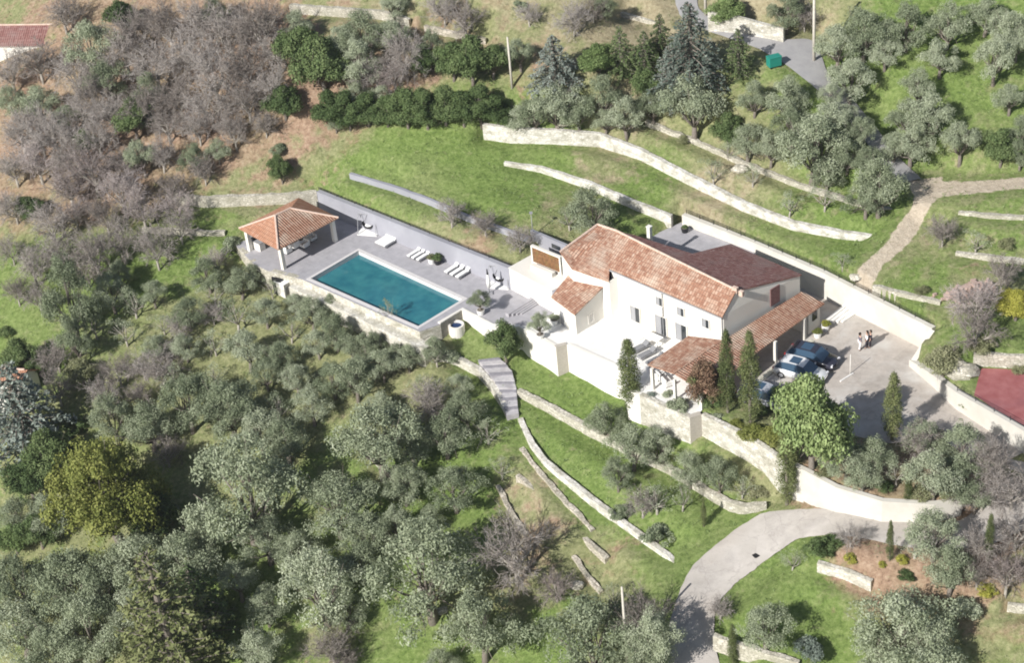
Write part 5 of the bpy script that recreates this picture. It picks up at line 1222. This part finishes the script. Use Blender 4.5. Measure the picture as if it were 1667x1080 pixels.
row('around the yellow green tree at the left', 'trees of the left grove', [('Y',172,785,88),('D',45,775,38),('O',75,830,36),('G',20,870,26),('o',268,835,26)])
row('at the bottom left centre', 'trees at the bottom left', [('P',268,1020,88,.9),('F',320,985,62),('O',520,935,66),('B',538,1045,40)])
row('beside the dark shadow left of centre', 'olives of the middle grove', [('O',392,772,92),('O',462,705,44),('O',545,808,61),('O',432,872,44),('O',480,890,38)])
row('above the yellow green tree', 'trees of the left grove', [('K',32,672,72),('O',181,672,38),('O',238,680,43),('O',300,640,46),('O',366,650,51),('O',420,690,41),('B',90,625,30),('q',270,735,30),('b',120,690,22)])
row('in the band right of the shed', 'olives of the middle grove', [('O',403,665,32),('S',450,655,32),('O',505,650,32),('O',540,612,32),('O',480,610,27),('S',345,600,23),('B',262,600,28),('B',225,640,22)])
row('in the loose grove below the pavilion', 'olives below the pavilion', [('O',178,468,29),('S',215,486,29),('O',192,436,23),('O',247,470,23),('O',302,500,30),('S',380,498,33),('O',336,440,29),('O',388,452,30),('O',430,500,27),('S',263,520,23)])
row('in the second row below the pavilion', 'olives below the pavilion', [('O',400,560,34),('S',345,545,27),('O',300,560,24),('O',252,560,24),('O',452,575,29),('S',470,528,27),('B',230,590,24),('B',290,530,22),('q',265,575,22),('q',345,510,22)])
row('just below the pool wall', 'olives below the pool', [('O',504,500,29),('O',544,531,29),('O',590,561,27),('O',515,551,25),('O',575,601,39),('O',620,586,29),('O',663,574,27),('S',708,568,22),('O',540,486,15),('o',380,394,20),('B',352,420,22)])
row('left of the stone steps', 'olives beside the stone steps', [('O',613,695,76),('B',700,650,36),('O',722,695,41),('O',757,660,34),('S',792,690,31),('O',655,777,38),('O',745,622,22),('S',690,620,26),('O',668,715,34)])
row('in the grove below the steps', 'olives below the steps', [('O',592,858,46),('O',738,784,44),('O',692,915,88),('O',640,850,34),('B',835,890,58),('S',815,752,26),('O',700,835,26)])
row('along the bottom centre', 'trees along the bottom edge', [('O',781,1005,64),('O',955,1022,81),('B',1050,1005,44),('Q',905,955,30),('O',1045,1055,44),('O',720,1075,29),('q',560,1075,26),('S',1000,962,26)])
row('on the terraces left of the driveway', 'olives on the villa terraces', [('O',985,678,34),('O',1028,715,38),('O',1005,765,26),('S',1068,800,34),('o',1010,830,18),('o',1070,868,24),('B',1045,815,26),('S',1110,800,26)])
row('in the strip below the porch wall', 'olives below the porch', [('O',1068,720,30),('O',1122,752,34),('O',1168,764,34),('S',1208,786,24),('e',1232,800,16)])
for a in ((1028,668,555,31,'lone cypress against the tall white terrace wall'),(1185,672,543,24,'left cypress of the tall pair beside the porch roof'),(1222,694,547,30,'right cypress of the tall pair beside the big round tree'),
          (1281,822,682,28,'cypress in front of the white wall just left of its curve'),(1452,718,610,27,'pale cypress standing at the front of the parking court'),(1448,914,846,11,'slim young cypress in the planting bed inside the driveway bend'),
          (1608,918,832,13,'slim young cypress at the right beyond the driveway'),(1194,1085,1012,15,'slim young cypress at the bottom beside the driveway'),(1146,858,815,9,'tiny cypress in the grass below the stone terrace wall'),(1478,820,770,12,'small dark cypress above the curved white wall')): column(*a)
plant('G',1322,672,57,'large round bright green tree in front of the parked cars', hs_=1.4)
plant('G',1285,640,24,'smaller green tree leaning against the left of the large round tree')
plant('D',820,548,26,'bushy green conical tree between the pool wall and the villa terrace', hs_=1.3)
plant('U',1142,625,30,'russet climbing shrub over the porch roof corner',hs_=1.35,base=P(1150,662,0)); plant('b',1158,645,22,'green shrub below the russet climber by the porch')
row('along the porch garden wall', 'shrubs in the front garden', [('y',1225,700,22),('y',1198,690,14),('y',1262,705,22),('o',1105,655,18),('t',1062,645,12),('b',1240,668,14),('e',1290,735,18),('o',1165,678,12),('o',1088,640,9)])
row('on the planted bank above the curved wall', 'olives above the curved wall', [('O',1378,742,36),('O',1425,735,38),('O',1405,770,32),('O',1505,705,34),('O',1520,765,44),('O',1570,722,46),('O',1560,775,36),('B',1500,715,34),('b',1440,790,14),('e',1340,765,16),('e',1500,800,18),('e',1545,802,16),('S',1460,760,26)])
row('over the driveway at the right edge', 'bare trees over the driveway', [('B',1622,745,42),('B',1650,790,42),('B',1600,800,34),('B',1655,860,38),('Q',1640,930,40),('B',1595,880,28)])
row('inside the driveway bend', 'trees inside the driveway bend', [('O',1522,862,46),('O',1548,915,44),('S',1490,880,28),('b',1333,892,24),('b',1358,878,16),('B',1385,868,22),('m',1384,908,11),('m',1436,918,7),('m',1468,910,10),('m',1606,958,16),('B',1592,928,26),('b',1475,935,14)])
row('in the lower right grass', 'trees of the lower right meadow', [('O',1246,1008,44),('O',1470,1010,78),('O',1520,1045,54),('O',1430,1050,46),('t',1315,1055,26),('q',1172,990,22),('o',1575,985,24),('S',1290,905,22)])
row('beside the wall of the red court', 'scrub beside the court', [('E',1535,585,30),('e',1600,560,20),('e',1660,600,12),('B',1590,530,36),('Q',1588,490,40),('M',1655,492,28),('B',1632,440,30),('b',1575,655,12)])
row('beside the dirt track', 'small trees beside the dirt track', [('q',1535,375,26),('S',1590,385,24),('S',1372,418,18),('e',1500,470,12),('e',1640,395,14)])
row('on the meadow between the two upper walls', 'small olives between the upper walls', [('S',1161,268,26),('S',1225,276,22),('S',1285,322,24),('S',1343,312,26),('S',1185,240,18),('e',1110,225,10)])
row('in the grove above the thin stone wall', 'olives above the thin wall', [('O',1128,155,52),('O',1217,218,34),('O',1283,145,38),('O',1228,150,26),('O',1322,225,60),('O',1350,185,36),('O',1290,195,36),('O',1346,275,30),('O',1432,285,46),('O',1410,312,34),('D',1185,205,24),('O',1255,232,28),('O',1380,245,28)])
row('in the top right corner meadow', 'olives of the upper right meadow', [('O',1383,118,38),('O',1405,40,46),('O',1362,62,34),('O',1476,32,38),('O',1441,75,30),('O',1543,25,36),('O',1605,14,32),('O',1642,40,34),('O',1531,84,32),('O',1620,84,34),('O',1656,62,24)])
row('on the right side meadow', 'olives of the right meadow', [('O',1494,128,30),('O',1513,176,40),('O',1478,180,32),('O',1483,225,36),('O',1565,219,34),('O',1645,150,28),('D',1631,232,27),('O',1662,205,24),('O',1662,245,22)])
row('on the right of the tree belt', 'trees of the middle tree belt', [('K',1124,80,54),('F',1202,88,26),('F',1050,92,30),('F',1010,85,32),('G',972,88,24),('K',1090,125,34),('F',1075,60,26)])
row('in the middle of the tree belt', 'trees of the middle tree belt', [('K',902,105,42,.9),('O',905,160,44),('O',870,175,30),('O',845,185,26),('O',979,146,38),('O',1018,175,34),('O',940,175,28),('O',1062,165,30),('O',985,190,22),('D',1055,130,26)])
row('forming the clipped hedge above the meadow', 'shrubs of the long hedge', [('H',535,170,28),('H',565,176,26),('H',597,172,28),('H',628,176,26),('H',660,168,28),('H',692,172,27),('H',722,166,28),('H',752,170,27),('H',780,166,27),('H',808,174,24),('O',575,150,26),('O',545,195,16),('O',620,150,20)])
row('in the upper tree belt', 'trees of the upper tree belt', [('D',521,95,42),('D',487,70,36),('O',583,92,34),('O',590,45,38),('O',637,50,32),('B',658,82,38),('B',610,110,30),('Q',640,120,28),('D',735,92,28),('D',765,88,32),('O',700,70,26),('O',845,78,24),('D',800,92,26),('O',555,55,30),('D',690,95,22)])
row('along the top edge', 'trees along the top edge', [('B',755,24,28),('B',720,5,26),('B',932,24,26),('G',1182,10,24),('O',1280,10,28),('O',985,5,20),('q',860,20,20),('o',845,6,12),('B',965,10,20),('O',640,2,22),('B',1310,22,20)])
row('in the top left wood', 'bare trees of the upper left wood', [('B',420,30,44),('B',370,45,44),('B',320,25,42),('B',450,75,36),('B',270,30,40),('B',400,100,42),('B',345,110,44),('O',145,60,42),('O',480,35,28),('B',215,40,38),('D',195,20,26),('O',345,10,26),('B',100,15,34)])
row('in the middle of the left wood', 'bare trees of the left wood', [('B',300,80,40),('B',250,95,42),('O',170,120,36),('B',120,110,38),('B',60,90,36),('B',290,150,40),('B',340,165,36),('B',400,155,36),('D',215,185,30),('O',60,160,36),('D',460,160,26),('O',240,140,30),('B',15,110,34),('B',445,130,30)])
row('in the lower left wood', 'bare trees of the left wood', [('B',180,175,34),('B',130,170,36),('B',90,215,38),('B',30,205,38),('O',105,185,26),('B',155,215,34),('O',20,160,28),('B',270,195,32),('D',140,225,18),('B',320,200,28),('B',370,195,26)])
row('at the wood edge left of the pavilion', 'trees at the wood edge', [('Q',150,275,42),('Q',110,300,38),('Q',195,305,38),('Q',60,260,36),('B',20,265,32),('Q',230,335,36),('O',228,246,30),('O',312,252,24),('O',352,238,22),('B',280,300,26),('B',170,345,30),('Q',290,335,28)])
row('on the left edge slope', 'trees on the left slope', [('B',150,405,32,1.3),('B',195,385,30,1.3),('B',250,395,28,1.2),('B',50,425,32,1.2),('B',290,365,26),('B',140,440,24),('B',80,355,34),('Q',120,345,30),('B',88,405,34),('B',20,330,32),('D',45,335,20),('B',15,400,24),('B',60,480,24),('D',28,575,28),('b',10,540,14),('B',90,575,28),('D',60,590,18),('B',25,470,24)])
plant('O',105,468,42,'tall grey green tree with a long shadow left of the loose grove', hs_=1.7); plant('O',118,540,26,'ivy covered slim tree below the tall grey green tree', hs_=1.6); plant('E',130,600,24,'pale tangled bush right of the shed')
plant('D',455,268,17,'small dark round tree casting a shadow on the lawn left of the pavilion', hs_=1.3); plant('o',452,240,14,'grey green shrub behind the small dark round tree')
for a in ((733,345,24,'leftmost of the three small bare trees in front of the low grey wall'),(788,362,22,'middle one of the three small bare trees in front of the low grey wall'),(845,388,24,'rightmost of the three small bare trees in front of the low grey wall')): plant('q',a[0],a[1],a[2],a[3],None,'small bare trees above the pool')
plant('O',962,335,40,'olive tree close behind the villa roof'); plant('S',925,345,26,'thin olive left of the olive behind the villa roof')
# potted and terrace plants
def potted(kind, px, py, rpx, label, z=0.0, pot='cushion'):
    s0 = rpx/18.0; q = P(px, py, z); t = root('planter', (q[0], q[1], z+.004)); tag(t, label.replace('PLANT', 'pot'), 'planter'); b = MB(); b.tube([(0, 0, 0), (0, 0, .5)], [.28, .38], 12); b.build('pot', pot, t)
    MB().tube([(0, 0, .502), (0, 0, .52)], [.33, .33], 12).build('soil', 'bark', t)
    plant(kind, 0, 0, rpx, label.replace('PLANT', 'plant'), 'plant', None, 1.0, base=np.array([q[0], q[1], z+.5]))
potted('b',713,430,9,'dark PLANT between the two rows of close loungers', pot='black')
potted('e',703,428,7,'small green PLANT left of the dark plant by the loungers')
potted('O',880,552,20,'silvery olive PLANT on the white terrace near the low wing')
potted('o',903,528,8,'small grey PLANT beside the wing door')
potted('O',783,512,18,'silvery olive PLANT at the right end of the pool')
potted('b',1115,378,5,'slim dark PLANT on the patio behind the villa', 1.8, 'black')
potted('y',1331,549,8,'yellow green PLANT by the parking court steps')
potted('m',1344,537,7,'white flowering PLANT at the foot of the parking court steps')
# loose ground cover: weeds and dry tufts over the slopes (nobody could count them)
g = np.random.default_rng(77); n = 26000
xs = g.uniform(-66, 66, n); ys = g.uniform(-48, 84, n)
xi = np.clip(np.searchsorted(GX, xs)-1, 0, nx-2); yi = np.clip(np.searchsorted(GY, ys)-1, 0, ny-2)
zs = ZZ[yi, xi]; ok = (~inside(offset_poly(EST and ESTW, [.5]*len(ESTW)), xs, ys)) & (np.abs(ZZ[yi, xi+1]-ZZ[yi, xi]) < .5) & (np.abs(ZZ[yi+1, xi]-ZZ[yi, xi]) < .5)
ok &= ~inside(PATIO, xs, ys) & ~inside(COURT, xs, ys)
for A, B in ROADW.values(): ok &= ~inside(np.vstack([A, B[::-1]]), xs, ys)
keep = np.array([vn(np.array([x]), np.array([y]), 4.5, 9)[0] for x, y in zip(xs, ys)])+g.uniform(-.35, .35, n) > .02
ok &= keep; xs, ys = xs[ok], ys[ok]; zs = np.array([G(a, b_) for a, b_ in zip(xs, ys)]); k = len(xs); m_ = 9
c = np.repeat(np.c_[xs, ys, zs], m_, 0); sc_ = np.repeat(g.uniform(.08, .30, k), m_); c = c+np.c_[g.normal(0, 1, k*m_)*sc_, g.normal(0, 1, k*m_)*sc_, np.abs(g.normal(0, 1, k*m_))*sc_*.6]
nn_ = g.normal(0, .6, (k*m_, 3))+[0, 0, .8]; nn_ /= np.linalg.norm(nn_, axis=1)[:, None]
covi = cov[:, :3].reshape(ny, nx, 3)[np.clip(np.searchsorted(GY, ys)-1, 0, ny-1), np.clip(np.searchsorted(GX, xs)-1, 0, nx-1)]
dryk = covi[:, 1]+covi[:, 2] > .55+g.uniform(-.2, .2, k)
for nm_, sel, mt in (('weeds', ~dryk, 'green'), ('dry_tufts', dryk, 'pale')):
    sl = np.repeat(sel, m_); V_, Q_, T_ = leaf_quads(c[sl], nn_[sl], .07*g.uniform(.6, 1.5, sl.sum()), .5, g, np.clip(g.normal(.55, .2, sl.sum()), 0, 1))
    o = bpy.data.objects.new(nm_, mkleaf(nm_, V_, Q_, T_, mt)); COL.objects.link(o); tag(o, kind='stuff')
row('on the ledge below the pool', 'shrubs on the pool ledge', [('e',592,490,7),('o',610,500,6),('e',628,509,7),('U',645,518,6),('e',660,526,8),('o',676,535,7)])

row('overhanging the upper road', 'olives over the upper road', [('O',1352,148,22),('O',1400,205,26),('O',1412,250,24),('O',1455,232,24),('O',1378,180,20)])
plant('S',628,530,17,'thin olive standing against the pool ledge wall, its shadow on the water',hs_=1.5,base=P(634,523,-.75))
plant('O',706,560,22,'small olive at the corner below the pool ledge'); plant('o',728,578,18,'grey green shrub right of the small olive below the pool corner')
plant('O',1588,805,28,'olive at the far end of the curved white wall')
plant('O',1062,1030,46,'tall olive leaning over the driveway at the bottom edge',hs_=1.2)

row('added for shade below the yellow green tree', 'trees added as shade at the left', [('D',70,735,34,1.2),('D',245,835,34,1.2),('D',60,860,30),('O',325,870,36,1.2),('O',385,935,34),('O',20,830,34)])  # trees added to darken gaps where only tree shadow lies
row('in the gaps of the bottom grove', 'olives filling the bottom grove', [('O',585,905,36),('O',560,985,34),('O',430,975,36),('O',415,1050,44)])
row('in the gaps of the upper grove', 'olives filling the upper grove', [('S',280,605,28),('S',200,530,28),('S',150,520,28),('O',250,680,28),('S',345,470,24),('B',190,600,30),('O',620,655,26),('O',570,560,24),('O',430,600,26),('B',170,640,30),('O',130,490,22)])

row('in the gaps of the left wood', 'bare trees filling the left wood', [('B',200,75,34,1.2),('B',150,145,32,1.3),('B',230,165,32,1.3),('B',60,205,32,1.2),('B',200,255,28),('B',260,245,28),('B',110,250,30),('q',380,215,26,1.2),('q',430,200,24),('q',330,275,24)])
row('reaching over the stones below the pool', 'small olives against the pool wall', [('O',478,490,20),('O',528,512,20),('S',560,532,20),('O',610,556,20),('O',648,572,20),('S',440,462,18),('O',410,440,18)])
# ------------------------------------------------------------------ haze: one closed box of thin air round camera and scene
hz = MB(); hz.add([(x, y, z) for z in (-60, 97) for x, y in ((-1700, -1700), (1700, -1700), (1700, 1700), (-1700, 1700))], [(0, 3, 2, 1), (4, 5, 6, 7), (0, 1, 5, 4), (1, 2, 6, 5), (2, 3, 7, 6), (3, 0, 4, 7)])
hm = bpy.data.materials.new('haze'); hm.use_nodes = True; hn = hm.node_tree; hn.nodes.remove(hn.nodes['Principled BSDF'])
pvn = hn.nodes.new('ShaderNodeVolumePrincipled'); pvn.inputs['Color'].default_value = (.93, .95, 1, 1); pvn.inputs['Density'].default_value = .00014; pvn.inputs['Anisotropy'].default_value = .2
hn.links.new(pvn.outputs[0], hn.nodes['Material Output'].inputs['Volume'])
ho = hz.build('haze', hm); tag(ho, kind='stuff')
